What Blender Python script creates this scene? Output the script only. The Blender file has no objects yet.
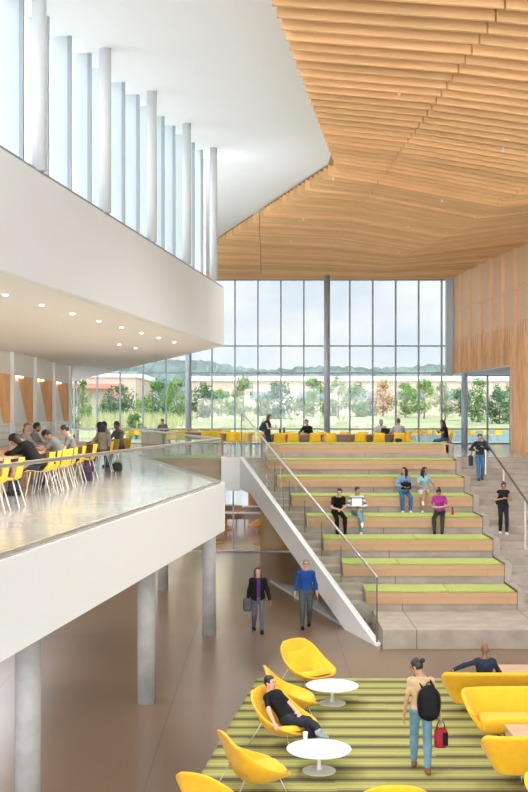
import bpy, bmesh, math, random
import numpy as np
from mathutils import Vector, Matrix
random.seed(7)
C = bpy.context.scene.collection
SC = bpy.context.scene
PI = math.pi
EYE, HY, FPX, CX = 5.4, 414.0, 1080.0, 264.0      # camera height, horizon row, focal length in pixels
def X_at(px, Y): return (px - CX) * Y / FPX         # plan position of a picture column at depth Y
UP = 3.90                                           # upper floor level
# ------------------------------------------------------------------ materials
def mat(name, col, rough=0.6, metal=0.0, spec=0.5, var=0.0, vscale=6.0, bump=0.0, bscale=40.0, sheen=0.0, rvar=0.0, stretch=None, coat=0.0, vdet=5):
    m = bpy.data.materials.new(name); m.use_nodes = True
    nt = m.node_tree; b = nt.nodes['Principled BSDF']
    b.inputs['Base Color'].default_value = (*col, 1); b.inputs['Roughness'].default_value = rough
    b.inputs['Metallic'].default_value = metal; b.inputs['Specular IOR Level'].default_value = spec
    if sheen: b.inputs['Sheen Weight'].default_value = sheen
    if coat: b.inputs['Coat Weight'].default_value = coat; b.inputs['Coat Roughness'].default_value = 0.276
    tc = nt.nodes.new('ShaderNodeTexCoord'); src = tc.outputs['Object']
    if stretch:
        mp = nt.nodes.new('ShaderNodeMapping'); mp.inputs['Scale'].default_value = stretch
        nt.links.new(src, mp.inputs[0]); src = mp.outputs[0]
    if var or rvar:
        n = nt.nodes.new('ShaderNodeTexNoise'); n.inputs['Scale'].default_value = vscale; n.inputs['Detail'].default_value = vdet
        nt.links.new(src, n.inputs['Vector'])
        if var:
            mx = nt.nodes.new('ShaderNodeMix'); mx.data_type = 'RGBA'
            mx.inputs[6].default_value = (*[max(0, c * (1 - var)) for c in col], 1)
            mx.inputs[7].default_value = (*[min(1, c * (1 + var)) for c in col], 1)
            cr = nt.nodes.new('ShaderNodeMapRange'); cr.inputs[1].default_value = .3; cr.inputs[2].default_value = .7; cr.interpolation_type = 'SMOOTHSTEP'
            nt.links.new(n.outputs[0], cr.inputs[0]); nt.links.new(cr.outputs[0], mx.inputs[0])
            nt.links.new(mx.outputs[2], b.inputs['Base Color'])
        if rvar:
            mr = nt.nodes.new('ShaderNodeMapRange'); mr.inputs[1].default_value = .3; mr.inputs[2].default_value = .7
            mr.inputs[3].default_value = max(0, rough - rvar); mr.inputs[4].default_value = rough + rvar
            nt.links.new(n.outputs[0], mr.inputs[0]); nt.links.new(mr.outputs[0], b.inputs['Roughness'])
    if bump:
        n2 = nt.nodes.new('ShaderNodeTexNoise'); n2.inputs['Scale'].default_value = bscale; n2.inputs['Detail'].default_value = 4
        nt.links.new(src, n2.inputs['Vector'])
        bp = nt.nodes.new('ShaderNodeBump'); bp.inputs['Strength'].default_value = bump; bp.inputs['Distance'].default_value = .02
        nt.links.new(n2.outputs[0], bp.inputs['Height']); nt.links.new(bp.outputs[0], b.inputs['Normal'])
    return m
def nodes_of(m): return m.node_tree.nodes, m.node_tree.links, m.node_tree.nodes['Principled BSDF']
def planks(name, c1, c2, c3, size, rough=.45, axes='XZ', seam=.003):
    """boards of differing tone: rows of bricks laid over the face"""
    m = mat(name, c1, rough); N, L, b = nodes_of(m)
    tc = N.new('ShaderNodeTexCoord'); sp = N.new('ShaderNodeSeparateXYZ'); cb = N.new('ShaderNodeCombineXYZ')
    L.new(tc.outputs['Object'], sp.inputs[0])
    L.new(sp.outputs[axes[0]], cb.inputs[0]); L.new(sp.outputs[axes[1]], cb.inputs[1])
    br = N.new('ShaderNodeTexBrick'); br.inputs['Scale'].default_value = 1
    br.inputs['Brick Width'].default_value = size[0]; br.inputs['Row Height'].default_value = size[1]
    br.inputs['Mortar Size'].default_value = seam; br.inputs['Bias'].default_value = 0
    br.inputs['Color1'].default_value = (*c1, 1); br.inputs['Color2'].default_value = (*c2, 1)
    br.inputs['Mortar'].default_value = (*[c * .6 for c in c3], 1); br.offset_frequency = 2; br.offset = .37
    L.new(cb.outputs[0], br.inputs['Vector'])
    n = N.new('ShaderNodeTexNoise'); n.inputs['Scale'].default_value = 3; n.inputs['Detail'].default_value = 4
    mp = N.new('ShaderNodeMapping'); mp.inputs['Scale'].default_value = (1, 14, 14)
    L.new(cb.outputs[0], mp.inputs[0]); L.new(mp.outputs[0], n.inputs['Vector'])
    mx = N.new('ShaderNodeMix'); mx.data_type = 'RGBA'; mx.inputs[7].default_value = (*c3, 1)
    mr = N.new('ShaderNodeMapRange'); mr.inputs[1].default_value = .35; mr.inputs[2].default_value = .75; mr.inputs[4].default_value = .55
    L.new(n.outputs[0], mr.inputs[0]); L.new(mr.outputs[0], mx.inputs[0]); L.new(br.outputs[0], mx.inputs[6])
    L.new(mx.outputs[2], b.inputs['Base Color'])
    return m
def joints(m, sx, ox, sy, oy, w=.014, dark=.45):
    """saw-cut joints in a concrete floor, multiplied over whatever colours it"""
    N, L, b = nodes_of(m)
    src = b.inputs['Base Color'].links[0].from_socket
    tc = N.new('ShaderNodeTexCoord'); sp = N.new('ShaderNodeSeparateXYZ'); L.new(tc.outputs['Object'], sp.inputs[0])
    outs = []
    for ax, s, o in (('X', sx, ox), ('Y', sy, oy)):
        a = N.new('ShaderNodeMath'); a.operation = 'SUBTRACT'; a.inputs[1].default_value = o; L.new(sp.outputs[ax], a.inputs[0])
        p = N.new('ShaderNodeMath'); p.operation = 'PINGPONG'; p.inputs[1].default_value = s / 2; L.new(a.outputs[0], p.inputs[0])
        t = N.new('ShaderNodeMath'); t.operation = 'LESS_THAN'; t.inputs[1].default_value = w; L.new(p.outputs[0], t.inputs[0])
        outs.append(t)
    mxm = N.new('ShaderNodeMath'); mxm.operation = 'MAXIMUM'; L.new(outs[0].outputs[0], mxm.inputs[0]); L.new(outs[1].outputs[0], mxm.inputs[1])
    sc = N.new('ShaderNodeMath'); sc.operation = 'MULTIPLY'; sc.inputs[1].default_value = 1 - dark; L.new(mxm.outputs[0], sc.inputs[0])
    mx = N.new('ShaderNodeMix'); mx.data_type = 'RGBA'; mx.inputs[7].default_value = (.03, .025, .02, 1)
    L.new(sc.outputs[0], mx.inputs[0]); L.new(src, mx.inputs[6]); L.new(mx.outputs[2], b.inputs['Base Color'])
def glass(name, tint=(.9, .95, .95), refl=.08, rough=0.0):
    """thin architectural pane: lets light straight through, reflects more at grazing angles"""
    m = bpy.data.materials.new(name); m.use_nodes = True; N = m.node_tree.nodes; L = m.node_tree.links
    N.clear(); o = N.new('ShaderNodeOutputMaterial'); t = N.new('ShaderNodeBsdfTransparent'); t.inputs[0].default_value = (*tint, 1)
    g = N.new('ShaderNodeBsdfGlossy'); g.inputs['Roughness'].default_value = rough; g.inputs[0].default_value = (1, 1, 1, 1)
    lw = N.new('ShaderNodeLayerWeight'); lw.inputs[0].default_value = .25
    mr = N.new('ShaderNodeMapRange'); mr.inputs[3].default_value = refl * .6; mr.inputs[4].default_value = min(1, refl * 7)
    pw = N.new('ShaderNodeMath'); pw.operation = 'POWER'; pw.inputs[1].default_value = 2.0
    L.new(lw.outputs['Facing'], pw.inputs[0]); L.new(pw.outputs[0], mr.inputs[0])
    mx = N.new('ShaderNodeMixShader'); L.new(mr.outputs[0], mx.inputs[0]); L.new(t.outputs[0], mx.inputs[1]); L.new(g.outputs[0], mx.inputs[2])
    L.new(mx.outputs[0], o.inputs[0]); return m
def frosted(name, col=(.9, .95, 1.0), clear=.35):
    m = bpy.data.materials.new(name); m.use_nodes = True; N = m.node_tree.nodes; L = m.node_tree.links
    N.clear(); o = N.new('ShaderNodeOutputMaterial')
    t = N.new('ShaderNodeBsdfTransparent'); t.inputs[0].default_value = (*col, 1)
    d = N.new('ShaderNodeBsdfTranslucent'); d.inputs[0].default_value = (*col, 1)
    df = N.new('ShaderNodeBsdfDiffuse'); df.inputs[0].default_value = (*[c * .85 for c in col], 1)
    a = N.new('ShaderNodeMixShader'); a.inputs[0].default_value = .25; L.new(d.outputs[0], a.inputs[1]); L.new(df.outputs[0], a.inputs[2])
    mx = N.new('ShaderNodeMixShader'); mx.inputs[0].default_value = clear; L.new(a.outputs[0], mx.inputs[1]); L.new(t.outputs[0], mx.inputs[2])
    L.new(mx.outputs[0], o.inputs[0]); return m
def emit(name, col, st):
    m = bpy.data.materials.new(name); m.use_nodes = True; N = m.node_tree.nodes; L = m.node_tree.links
    N.clear(); o = N.new('ShaderNodeOutputMaterial'); e = N.new('ShaderNodeEmission'); e.inputs[0].default_value = (*col, 1); e.inputs[1].default_value = st
    L.new(e.outputs[0], o.inputs[0]); return m
M = {}
M['floor_low'] = mat('polished_brown_concrete', (.185, .116, .07), .276, spec=1.0, coat=.3, var=.16, vscale=.35, vdet=1)
joints(M['floor_low'], 3.5, -1.72, 6.2, 20.2, .018, .5)
M['floor_up'] = mat('polished_grey_concrete', (.46, .44, .42), .14, spec=.9, var=.14, vscale=.8)
joints(M['floor_up'], 3.0, -1.2, 3.6, 20.0, .01)
M['conc'] = mat('beige_concrete', (.40, .345, .285), .6, var=.12, vscale=2.2, bump=.06, bscale=30)
joints(M['conc'], 2.9, .6, 1000, -400, .012, .35)
M['cler_col'] = mat('pale_grey_paint', (.60, .61, .62), .45)
M['floor_back'] = mat('warm_polished_floor', (.46, .235, .10), .18, spec=.7, var=.12, vscale=.6)
M['conc_col'] = mat('grey_concrete_column', (.40, .40, .39), .55, var=.12, vscale=3, bump=.08, bscale=25)
M['white'] = mat('white_plaster', (.77, .79, .80), .7)
M['ceil'] = mat('white_ceiling_paint', (.80, .82, .84), .75)
M['soffit'] = mat('warm_white_soffit', (.78, .76, .72), .6)
M['paint'] = mat('white_metal_paint', (.78, .78, .76), .4)
M['white_metal'] = mat('white_enamel', (.74, .74, .74), .3)
M['mull'] = mat('grey_aluminium', (.30, .33, .36), .4, metal=.3)
M['bluegrey'] = mat('blue_grey_steel', (.50, .56, .61), .4, metal=.1)
M['steel'] = mat('brushed_steel', (.62, .60, .57), .3, metal=.9)
M['bronze'] = mat('dark_bronze_rail', (.14, .10, .08), .35, metal=.5)
M['glass'] = glass('clear_glass', (.57, .585, .585), .03)
M['guard'] = glass('guard_glass', (.93, .955, .945), .03)
M['frost'] = frosted('frosted_glass', (.76, .77, .77), .35)
M['fin_glass'] = frosted('blue_glass_fin', (.78, .82, .83), .3)
M['slat'] = mat('fir_slat', (.78, .475, .22), .5, var=.07, vscale=2.0, stretch=(.5, 3, 3))
def island_tone(m, lo, hi):
    N, L, b = nodes_of(m); src = b.inputs['Base Color'].links[0].from_socket
    g = N.new('ShaderNodeNewGeometry'); r = N.new('ShaderNodeMapRange'); r.inputs[3].default_value = lo; r.inputs[4].default_value = hi
    L.new(g.outputs['Random Per Island'], r.inputs[0]); h = N.new('ShaderNodeHueSaturation'); L.new(r.outputs[0], h.inputs['Value']); L.new(src, h.inputs['Color']); L.new(h.outputs[0], b.inputs['Base Color'])
island_tone(M['slat'], .85, 1.14)
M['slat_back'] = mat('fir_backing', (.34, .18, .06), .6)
M['woodwall'] = planks('pale_fir_panel', (.93, .64, .40), (.90, .60, .36), (.86, .54, .30), (60, 2.6), .5, 'YZ', .006)
M['finwood'] = mat('oak_fin', (.80, .50, .25), .5, var=.12, vscale=2.5, stretch=(3, 3, .5))
M['bench'] = planks('oak_boards', (.56, .345, .185), (.40, .22, .10), (.48, .275, .14), (2.7, .17), .42, 'XZ', .004)
M['niche'] = mat('orange_veneer', (.72, .38, .17), .5, var=.08, vscale=2)
M['tablewood'] = mat('walnut_brown_top', (.42, .25, .15), .4, var=.15, vscale=3, stretch=(1, 6, 6))
M['palewood'] = mat('pale_oak_top', (.60, .40, .26), .4, var=.12, vscale=3, stretch=(1, 6, 6))
M['lime'] = mat('lime_felt', (.40, .48, .085), .85, var=.06, vscale=9, bump=.1, bscale=120, sheen=.2)
M['yellow'] = mat('yellow_wool', (.84, .46, .012), .8, var=.04, vscale=10, bump=.12, bscale=160, sheen=.15)
M['plastic'] = mat('yellow_plastic', (.90, .55, .015), .38)
M['ypanel'] = mat('ochre_wall_paint', (.72, .36, .012), .45)
M['tile'] = planks('white_glazed_tile', (.80, .84, .82), (.74, .80, .77), (.78, .82, .80), (.62, .16), .25, 'YZ', .012)
M['black'] = mat('black_cloth', (.012, .012, .014), .8)
M['brownwall'] = mat('brown_timber_wall', (.26, .14, .07), .45, var=.1, vscale=1)
M['hill'] = mat('hazed_wooded_hill', (.15, .20, .185), .9, var=.3, vscale=.02)  # bluish grey-green carries the distance haze in the hill colour
M['lawn'] = mat('lawn_grass', (.37, .40, .22), .9, var=.2, vscale=.25)
M['pave'] = mat('pale_paving', (.50, .48, .45), .8, var=.06, vscale=1)
# ------------------------------------------------------------------ geometry helpers
def bm_new(): return bmesh.new()
def add_box(bm, x0, x1, y0, y1, z0, z1):
    r = bmesh.ops.create_cube(bm, size=1)
    for v in r['verts']:
        v.co = Vector(((x0 + x1) / 2 + v.co.x * (x1 - x0), (y0 + y1) / 2 + v.co.y * (y1 - y0), (z0 + z1) / 2 + v.co.z * (z1 - z0)))
    return r['verts']
def add_prism(bm, pts, z0, z1):
    """upright prism over a plan outline; z0 / z1 numbers or functions of (x, y)"""
    f0 = z0 if callable(z0) else (lambda x, y: z0); f1 = z1 if callable(z1) else (lambda x, y: z1)
    a = sum(pts[i][0] * pts[(i + 1) % len(pts)][1] - pts[(i + 1) % len(pts)][0] * pts[i][1] for i in range(len(pts)))
    if a < 0: pts = pts[::-1]
    lo = [bm.verts.new((x, y, f0(x, y))) for x, y in pts]; hi = [bm.verts.new((x, y, f1(x, y))) for x, y in pts]
    n = len(pts)
    bm.faces.new(lo[::-1]); bm.faces.new(hi)
    for i in range(n): bm.faces.new((lo[i], lo[(i + 1) % n], hi[(i + 1) % n], hi[i]))
def add_hex(bm, p):
    """six-sided solid from 8 corner points: bottom 4 then top 4, same winding"""
    v = [bm.verts.new(q) for q in p]
    for f in ((3, 2, 1, 0), (4, 5, 6, 7), (0, 1, 5, 4), (1, 2, 6, 5), (2, 3, 7, 6), (3, 0, 4, 7)): bm.faces.new([v[i] for i in f])
def add_tube(bm, pts, r, n=10, caps=True):
    pts = [Vector(p) for p in pts]; rs = r if isinstance(r, (list, tuple)) else [r] * len(pts)
    rings = []; up = None
    for i, p in enumerate(pts):
        d = (pts[min(i + 1, len(pts) - 1)] - pts[max(i - 1, 0)]).normalized()
        if up is None: up = d.orthogonal().normalized()
        up = (up - d * up.dot(d)); up = up.normalized() if up.length > 1e-6 else d.orthogonal().normalized()
        s = d.cross(up)
        rings.append([bm.verts.new(p + (up * math.cos(2 * PI * k / n) + s * math.sin(2 * PI * k / n)) * rs[i]) for k in range(n)])
    for a, b in zip(rings, rings[1:]):
        for k in range(n): bm.faces.new((a[k], a[(k + 1) % n], b[(k + 1) % n], b[k]))
    if caps: bm.faces.new(rings[0][::-1]); bm.faces.new(rings[-1])
def add_lathe(bm, prof, n=32, c=(0, 0, 0)):
    rings = [[bm.verts.new((c[0] + r * math.cos(2 * PI * k / n), c[1] + r * math.sin(2 * PI * k / n), c[2] + z)) for k in range(n)] for r, z in prof]
    for a, b in zip(rings, rings[1:]):
        for k in range(n): bm.faces.new((a[k], a[(k + 1) % n], b[(k + 1) % n], b[k]))
    bm.faces.new(rings[0][::-1]); bm.faces.new(rings[-1])
def add_grid(bm, fn, nu, nv):
    g = [[bm.verts.new(fn(i / nu, j / nv)) for j in range(nv + 1)] for i in range(nu + 1)]
    for i in range(nu):
        for j in range(nv): bm.faces.new((g[i][j], g[i + 1][j], g[i + 1][j + 1], g[i][j + 1]))
def add_ball(bm, c, r, sub=2, sc=(1, 1, 1)):
    q = bmesh.ops.create_icosphere(bm, subdivisions=sub, radius=r)
    for v in q['verts']: v.co = Vector((c[0] + v.co.x * sc[0], c[1] + v.co.y * sc[1], c[2] + v.co.z * sc[2]))
def obj(name, bm, m, parent=None, smooth=False, bevel=0, solid=0, sub=0):
    bmesh.ops.recalc_face_normals(bm, faces=bm.faces)
    me = bpy.data.meshes.new(name); bm.to_mesh(me); bm.free()
    if smooth:
        for p in me.polygons: p.use_smooth = True
    o = bpy.data.objects.new(name, me); C.objects.link(o)
    for k in (m if isinstance(m, (list, tuple)) else [m]): me.materials.append(k)
    if solid:
        s = o.modifiers.new('solidify', 'SOLIDIFY'); s.thickness = solid; s.offset = 0
    if bevel:
        b = o.modifiers.new('bevel', 'BEVEL'); b.width = bevel; b.segments = 2; b.limit_method = 'ANGLE'
    if sub:
        s = o.modifiers.new('sub', 'SUBSURF'); s.levels = s.render_levels = sub
    if parent: o.parent = parent
    return o
def tag(o, label, cat, group=None, kind=None):
    o['label'] = label; o['category'] = cat
    if group: o['group'] = group
    if kind: o['kind'] = kind
    return o
def thing(name, label, cat, loc=(0, 0, 0), rz=0, group=None, kind=None):
    o = bpy.data.objects.new(name, None); o.empty_display_size = .1; C.objects.link(o)
    o.location = loc; o.rotation_euler = (0, 0, rz); return tag(o, label, cat, group, kind)
def struct(name, bm, m, label, cat, **k):
    return tag(obj(name, bm, m, **k), label, cat, kind='structure')
def dup(root, loc, rz, label, group=None):
    r = root.copy(); C.objects.link(r); r.location = loc; r.rotation_euler = (0, 0, rz); r['label'] = label
    if group: r['group'] = group
    for ch in list(root.children):
        c = ch.copy(); C.objects.link(c); c.parent = r
        for g in list(ch.children):
            d = g.copy(); C.objects.link(d); d.parent = c
    return r
def nth(i, n, word='from the left'):
    o = ['first', 'second', 'third', 'fourth', 'fifth', 'sixth', 'seventh', 'eighth', 'ninth', 'tenth', 'eleventh', 'twelfth', 'thirteenth', 'fourteenth', 'fifteenth', 'sixteenth', 'seventeenth', 'eighteenth', 'nineteenth', 'twentieth', 'twenty-first', 'twenty-second', 'twenty-third', 'twenty-fourth']
    return o[i]
SKY_H, SKY_Z, SKY_B, SUN, EXPO, SPOT = 2.5, 3.0, 3.6, .4, 0.25, 400
# ================================================================== THE SETTING
def edge_x(Y): return -.88 + .148 * (Y - 23.8)          # long edge of the balcony and of the storey above it
def end_x(Y): return -.93 - .238 * (Y - 23.8)           # the balcony's end edge, running back beside the void
def roof_z(Y): return 9.455 + .0676 * Y if Y < 42 else 12.29 + (Y - 42) * .02
TR, TD = .493, 1.45                                     # tier rise and tier run
H1 = .452
def tier_h(k): return H1 + TR * (k - 1)
def tier_y(k): return 24.76 if k == 1 else 27.27 + TD * (k - 2)
def string_x(Y): return 2.6 - .292 * (Y - 25.1)         # the white stringer's plan line
def bench_xl(k): return [0, 0, 2.575, 2.10, 1.66, 1.25, .83, .40, .13, .06][k]
# lower floor
bm = bm_new(); add_box(bm, -9, 13.5, -14, 62, -.3, 0)
struct('floor', bm, M['floor_low'], 'polished brown concrete floor of the lower hall', 'floor')
# upper floor: balcony + the deck behind the tiers
bm = bm_new()
BAL = [(-6.2, 4), (edge_x(4), 4), (-.88, 23.8), (end_x(38.6), 38.6), (-1.45, 38.2), (-1.45, 36.95), (-.86, 36.95), (-.60, 36.0 + .95), (12.6, 36.95), (12.6, 54), (-9.9, 54), (-9.9, 33.6), (-6.2, 33.6)]
add_prism(bm, BAL, UP - .02, UP)
struct('floor_upper', bm, M['floor_up'], 'glossy grey concrete floor of the upper level and balcony', 'floor')
bm = bm_new()
add_prism(bm, [(-6.2, 4), (edge_x(4) + .02, 4), (-.86, 23.8), (end_x(38.6) + .02, 38.62), (-6.2, 38.6)], UP - 1.07, UP - .0205)
struct('trim_1', bm, M['white'], 'deep white fascia of the balcony slab over the lower hall', 'fascia')
bm = bm_new(); add_prism(bm, [(-9.9, 38.7), (12.6, 38.7), (12.6, 54), (-9.9, 54)], UP - 1.0, UP - .0205)
struct('ceiling_lower', bm, M['soffit'], 'soffit of the upper deck above the glazed back room', 'ceiling')
# landing plate at the head of the stringer
bm = bm_new(); add_box(bm, -1.46, -.80, 36.80, 36.94, UP - 1.12, UP + .02)
add_box(bm, -1.46, -1.36, 36.94, 38.2, UP - 1.12, UP + .02)
struct('trim_2', bm, M['paint'], 'white steel landing fascia at the head of the stair stringer', 'fascia')
# storey above the balcony
bm = bm_new()
MEZ = [(-9.9, 4), (edge_x(4), 4), (-.88, 23.8), (-8.8, 49.7), (-9.9, 50)]
add_prism(bm, [(-9.9, 4), (edge_x(4) - .12, 4), (-1.06, 23.75), (-8.9, 49.5), (-9.9, 50)], 6.925, 7.35)
inner = [(edge_x(4), 4), (-.88, 23.8), (-8.8, 49.7), (-9.0, 49.6), (-1.19, 23.8), (edge_x(4) - .25, 4)]
add_prism(bm, inner, 6.90, 8.18)
struct('trim_3', bm, M['white'], 'smooth white parapet of the storey above the balcony', 'parapet', bevel=.02)
bm = bm_new(); add_prism(bm, [(x - .03, y) for x, y in inner[:2]] + [(-1.28, 23.6), (edge_x(4) - .3, 4)], 8.184, 8.215)
struct('trim_4', bm, M['mull'], 'thin grey sill capping the white parapet', 'sill')
bm = bm_new(); add_prism(bm, [(x, y) for x, y in [(-9.9, 4), (edge_x(4) - .05, 4), (-.99, 23.75), (-8.85, 49.6), (-9.9, 50)]], 6.895, 6.92)
struct('ceiling_balcony', bm, M['soffit'], 'pale panelled soffit over the balcony study tables', 'ceiling')
for i in range(0): pass
# white roof ceiling
bm = bm_new()
ys = [-13, 2, 8, 14, 20, 26, 32, 38, 42, 48, 54.3]
def left_lim(Y): return edge_x(Y) - .62 if Y <= 23.8 else max(-10.4, -1.55 - .304 * (Y - 23.8))
top, bot = [], []
for Y in ys + [23.8]: pass
ys = sorted(ys + [23.8])
for Y in ys:
    z = roof_z(Y); bot.append([bm.verts.new((left_lim(Y), Y, z)), bm.verts.new((13.4, Y, z))]); top.append([bm.verts.new((left_lim(Y), Y, z + .3)), bm.verts.new((13.4, Y, z + .3))])
for i in range(len(ys) - 1):
    bm.faces.new((bot[i][0], bot[i][1], bot[i + 1][1], bot[i + 1][0])); bm.faces.new((top[i][0], top[i + 1][0], top[i + 1][1], top[i][1]))
    bm.faces.new((bot[i][0], bot[i + 1][0], top[i + 1][0], top[i][0])); bm.faces.new((bot[i][1], top[i][1], top[i + 1][1], bot[i + 1][1]))
struct('ceiling', bm, M['ceil'], 'plain white sloping ceiling beside the clerestory', 'ceiling')
# folded timber slat ceiling: stations along Y give the height of each fold line
def lerp_tab(t, Y):
    if Y <= t[0][0]: return t[0][1]
    for (a, za), (b, zb) in zip(t, t[1:]):
        if Y <= b: return za + (zb - za) * (Y - a) / (b - a)
    return t[-1][1]
def wood_xl(Y): return .17 + .1293 * (Y - 12.84) if Y < 23.9 else (1.6 - .187 * (Y - 23.9) if Y < 42.1 else -1.80 - .06 * (Y - 42.1))
Z_C1 = [(6, 9.66), (15.2, 10.28), (19.5, 10.57), (32.8, 11.50), (42, 12.12), (54, 12.39)]
Z_C2 = [(6, 9.4), (15, 9.95), (22.3, 10.23), (29.8, 10.74), (38, 11.45), (46, 12.02), (54, 12.39)]
Z_R = [(6, 9.8), (22, 10.8), (36, 12.1), (42, 12.4), (54, 12.42)]
XC = [2.6, 5.35]
def wall_rx(Y): return 9.45 + .078 * (54 - Y)
def smooth_tab(t, Y):
    return sum(lerp_tab(t, min(54, Y + d)) for d in (-4, -2, 0, 2, 4)) / 5
def wood_z(x, Y):
    xl = wood_xl(Y); zl = min(roof_z(Y), 12.42) - .02
    p = [(xl, zl), (XC[0], smooth_tab(Z_C1, Y)), (XC[1], smooth_tab(Z_C2, Y)), (wall_rx(Y) + .3, smooth_tab(Z_R, Y))]
    return lerp_tab(p, x)
cuts = [None, -.15, XC[0], XC[1], None]
mods = [[], [], [], []]
Y = 7.0
bms = [bm_new() for _ in range(4)]
DEP = .26
while Y < 54.0:
    xl, xr = wood_xl(Y), wall_rx(Y) + .2
    segs = [(xl, min(-.15, XC[0])) if xl < -.2 else None, (max(xl, -.15), XC[0]), (XC[0], XC[1]), (XC[1], xr)]
    for s, b in zip(segs, bms):
        if not s: continue
        a, c = s[0] + .012, s[1] - .012
        z0, z1 = wood_z(a, Y), wood_z(c, Y)
        add_hex(b, [(a, Y, z0 - DEP), (c, Y, z1 - DEP), (c, Y + .05, z1 - DEP), (a, Y + .05, z0 - DEP), (a, Y, z0), (c, Y, z1), (c, Y + .05, z1), (a, Y + .05, z0)])
    Y += .465
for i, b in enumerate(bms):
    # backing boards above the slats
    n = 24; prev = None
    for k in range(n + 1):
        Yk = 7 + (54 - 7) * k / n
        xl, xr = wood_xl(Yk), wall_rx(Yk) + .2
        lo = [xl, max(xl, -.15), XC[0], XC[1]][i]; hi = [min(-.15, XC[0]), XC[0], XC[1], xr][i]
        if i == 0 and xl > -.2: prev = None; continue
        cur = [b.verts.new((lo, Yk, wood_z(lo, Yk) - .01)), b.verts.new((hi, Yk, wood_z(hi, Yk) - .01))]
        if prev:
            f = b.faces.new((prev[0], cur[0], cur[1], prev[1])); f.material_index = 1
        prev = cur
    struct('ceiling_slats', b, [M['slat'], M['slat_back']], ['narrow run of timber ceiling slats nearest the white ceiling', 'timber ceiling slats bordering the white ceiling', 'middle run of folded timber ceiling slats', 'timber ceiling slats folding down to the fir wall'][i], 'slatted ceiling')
# end boards closing the timber ceiling where it meets the glass wall and the white bulkhead above it
bm = bm_new(); add_box(bm, -9.9, 13.3, 53.9, 54.12, 12.13, 12.7)
struct('trim_5', bm, M['finwood'], 'timber head closing the slatted ceiling over the glass wall', 'bulkhead')
# fir wall on the right: shingled panels above, fins below
bm = bm_new(); bf = bm_new()
PW = 1.72; Yp = 54.0
while Yp > 37:
    y1, y0 = Yp, Yp - PW
    for (za, zb, o) in ((7.42, 9.0, .0), (9.0, 10.55, 0), (10.55, 12.35, .0)):
        add_hex(bm, [(wall_rx(y0) - .15, y0, za), (wall_rx(y0) + .3, y0, za), (wall_rx(y1) + .3, y1, za), (wall_rx(y1) - .01, y1, za),
                     (wall_rx(y0) - .15, y0, zb - .012), (wall_rx(y0) + .3, y0, zb - .012), (wall_rx(y1) + .3, y1, zb - .012), (wall_rx(y1) - .01, y1, zb - .012)])
    for q in range(4):
        yf = y1 - .2 - q * .43; xb = wall_rx(yf) - .02 - .13 * (y1 - yf) / PW
        zl = 7.42 if yf > 44.3 else UP
        zs, zt = 8.0, 9.05 + .12 * math.sin(yf * 2.1)
        d = .085
        add_hex(bf, [(xb - d, yf - .035, zl), (xb, yf - .035, zl), (xb, yf + .035, zl), (xb - d, yf + .035, zl), (xb - d, yf - .035, zs), (xb, yf - .035, zs), (xb, yf + .035, zs), (xb - d, yf + .035, zs)])
        add_hex(bf, [(xb - d, yf - .035, zs), (xb, yf - .035, zs), (xb, yf + .035, zs), (xb - d, yf + .035, zs), (xb - .015, yf - .006, zt), (xb, yf - .006, zt), (xb, yf + .006, zt), (xb - .015, yf + .006, zt)])
    Yp -= PW
add_prism(bm, [(wall_rx(44.2) - .02, 44.2), (wall_rx(44.2) + 2.2, 44.2), (wall_rx(37) + 2.2, 37), (wall_rx(37) - .02, 37)], UP, 7.42)
w = struct('wall_right', bm, M['woodwall'], 'pale fir panelled wall hanging over the upper landing', 'wall')
obj('fin', bf, M['finwood'], w)
bm = bm_new(); add_prism(bm, [(wall_rx(54) + .02, 54), (wall_rx(44.3) + .0, 44.3), (13.4, 44.3), (13.4, 54)], 7.36, 7.415)
struct('ceiling_passage', bm, M['ceil'], 'white soffit under the hanging fir wall', 'ceiling')
bm = bm_new(); add_box(bm, 12.6, 13.4, -14, 54, 0, 12.6)
struct('wall_east', bm, M['white'], 'white side wall beyond the stair', 'wall')
# outer walls on the left
bm = bm_new(); add_box(bm, -9.0, -8.7, -14, 62, 0, UP - 1.0)
struct('wall_lower', bm, M['brownwall'], 'brown timber lower wall behind the balcony columns', 'wall')
bm = bm_new(); add_box(bm, -9.9, -6.2, 33.6, 33.8, UP, 6.9); add_box(bm, -9.9, -6.6, 4, 4.2, UP, 6.9)
struct('wall_left', bm, M['white'], 'white return wall at the end of the niches', 'wall')
# balcony wall with lit niches : a bay each
def niche_bay(y0, y1):
    b = bm_new(); add_box(b, -6.9, -6.19, y0, y1, UP, 6.9)                                    # back
    o = struct('wall_niche', b, M['white'], 'balcony wall bay', 'wall')
    b = bm_new(); add_box(b, -6.75, -6.06, y0, y1, 6.35, 6.9); obj('panel', b, M['soffit'], o)
    b = bm_new(); add_box(b, -6.75, -6.10, y0, y1, UP, UP + 1.28); obj('tiling', b, M['tile'], o)
    b = bm_new()   # slanted orange cheek closing the far side
    zt, zb = 6.35, UP + 1.28
    add_hex(b, [(-6.185, y1 - .22, zb), (-6.07, y1 - .10, zb), (-6.07, y1, zb), (-6.185, y1, zb), (-6.185, y1 - 1.35, zt), (-6.07, y1 - .75, zt), (-6.07, y1, zt), (-6.185, y1, zt)])
    obj('cheek', b, M['niche'], o)
    b = bm_new(); add_box(b, -6.09, -5.98, y1 - .07, y1 + .07, UP, 6.9); obj('mullion', b, M['paint'], o)
    b = bm_new(); add_box(b, -6.18, -6.12, y0 + .2, y1 - .2, 6.315, 6.345); obj('light_strip', b, M['warm_lamp'], o)
    return o
M['warm_lamp'] = emit('warm_strip_lamp', (1.0, .72, .42), 5.0)
yb = 33.6; k = 0
while yb > 9:
    o = niche_bay(yb - 2.57, yb); o['label'] = '%s orange-cheeked lit niche of the balcony wall, counted from the glass' % nth(k, 0); yb -= 2.57; k += 1
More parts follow.
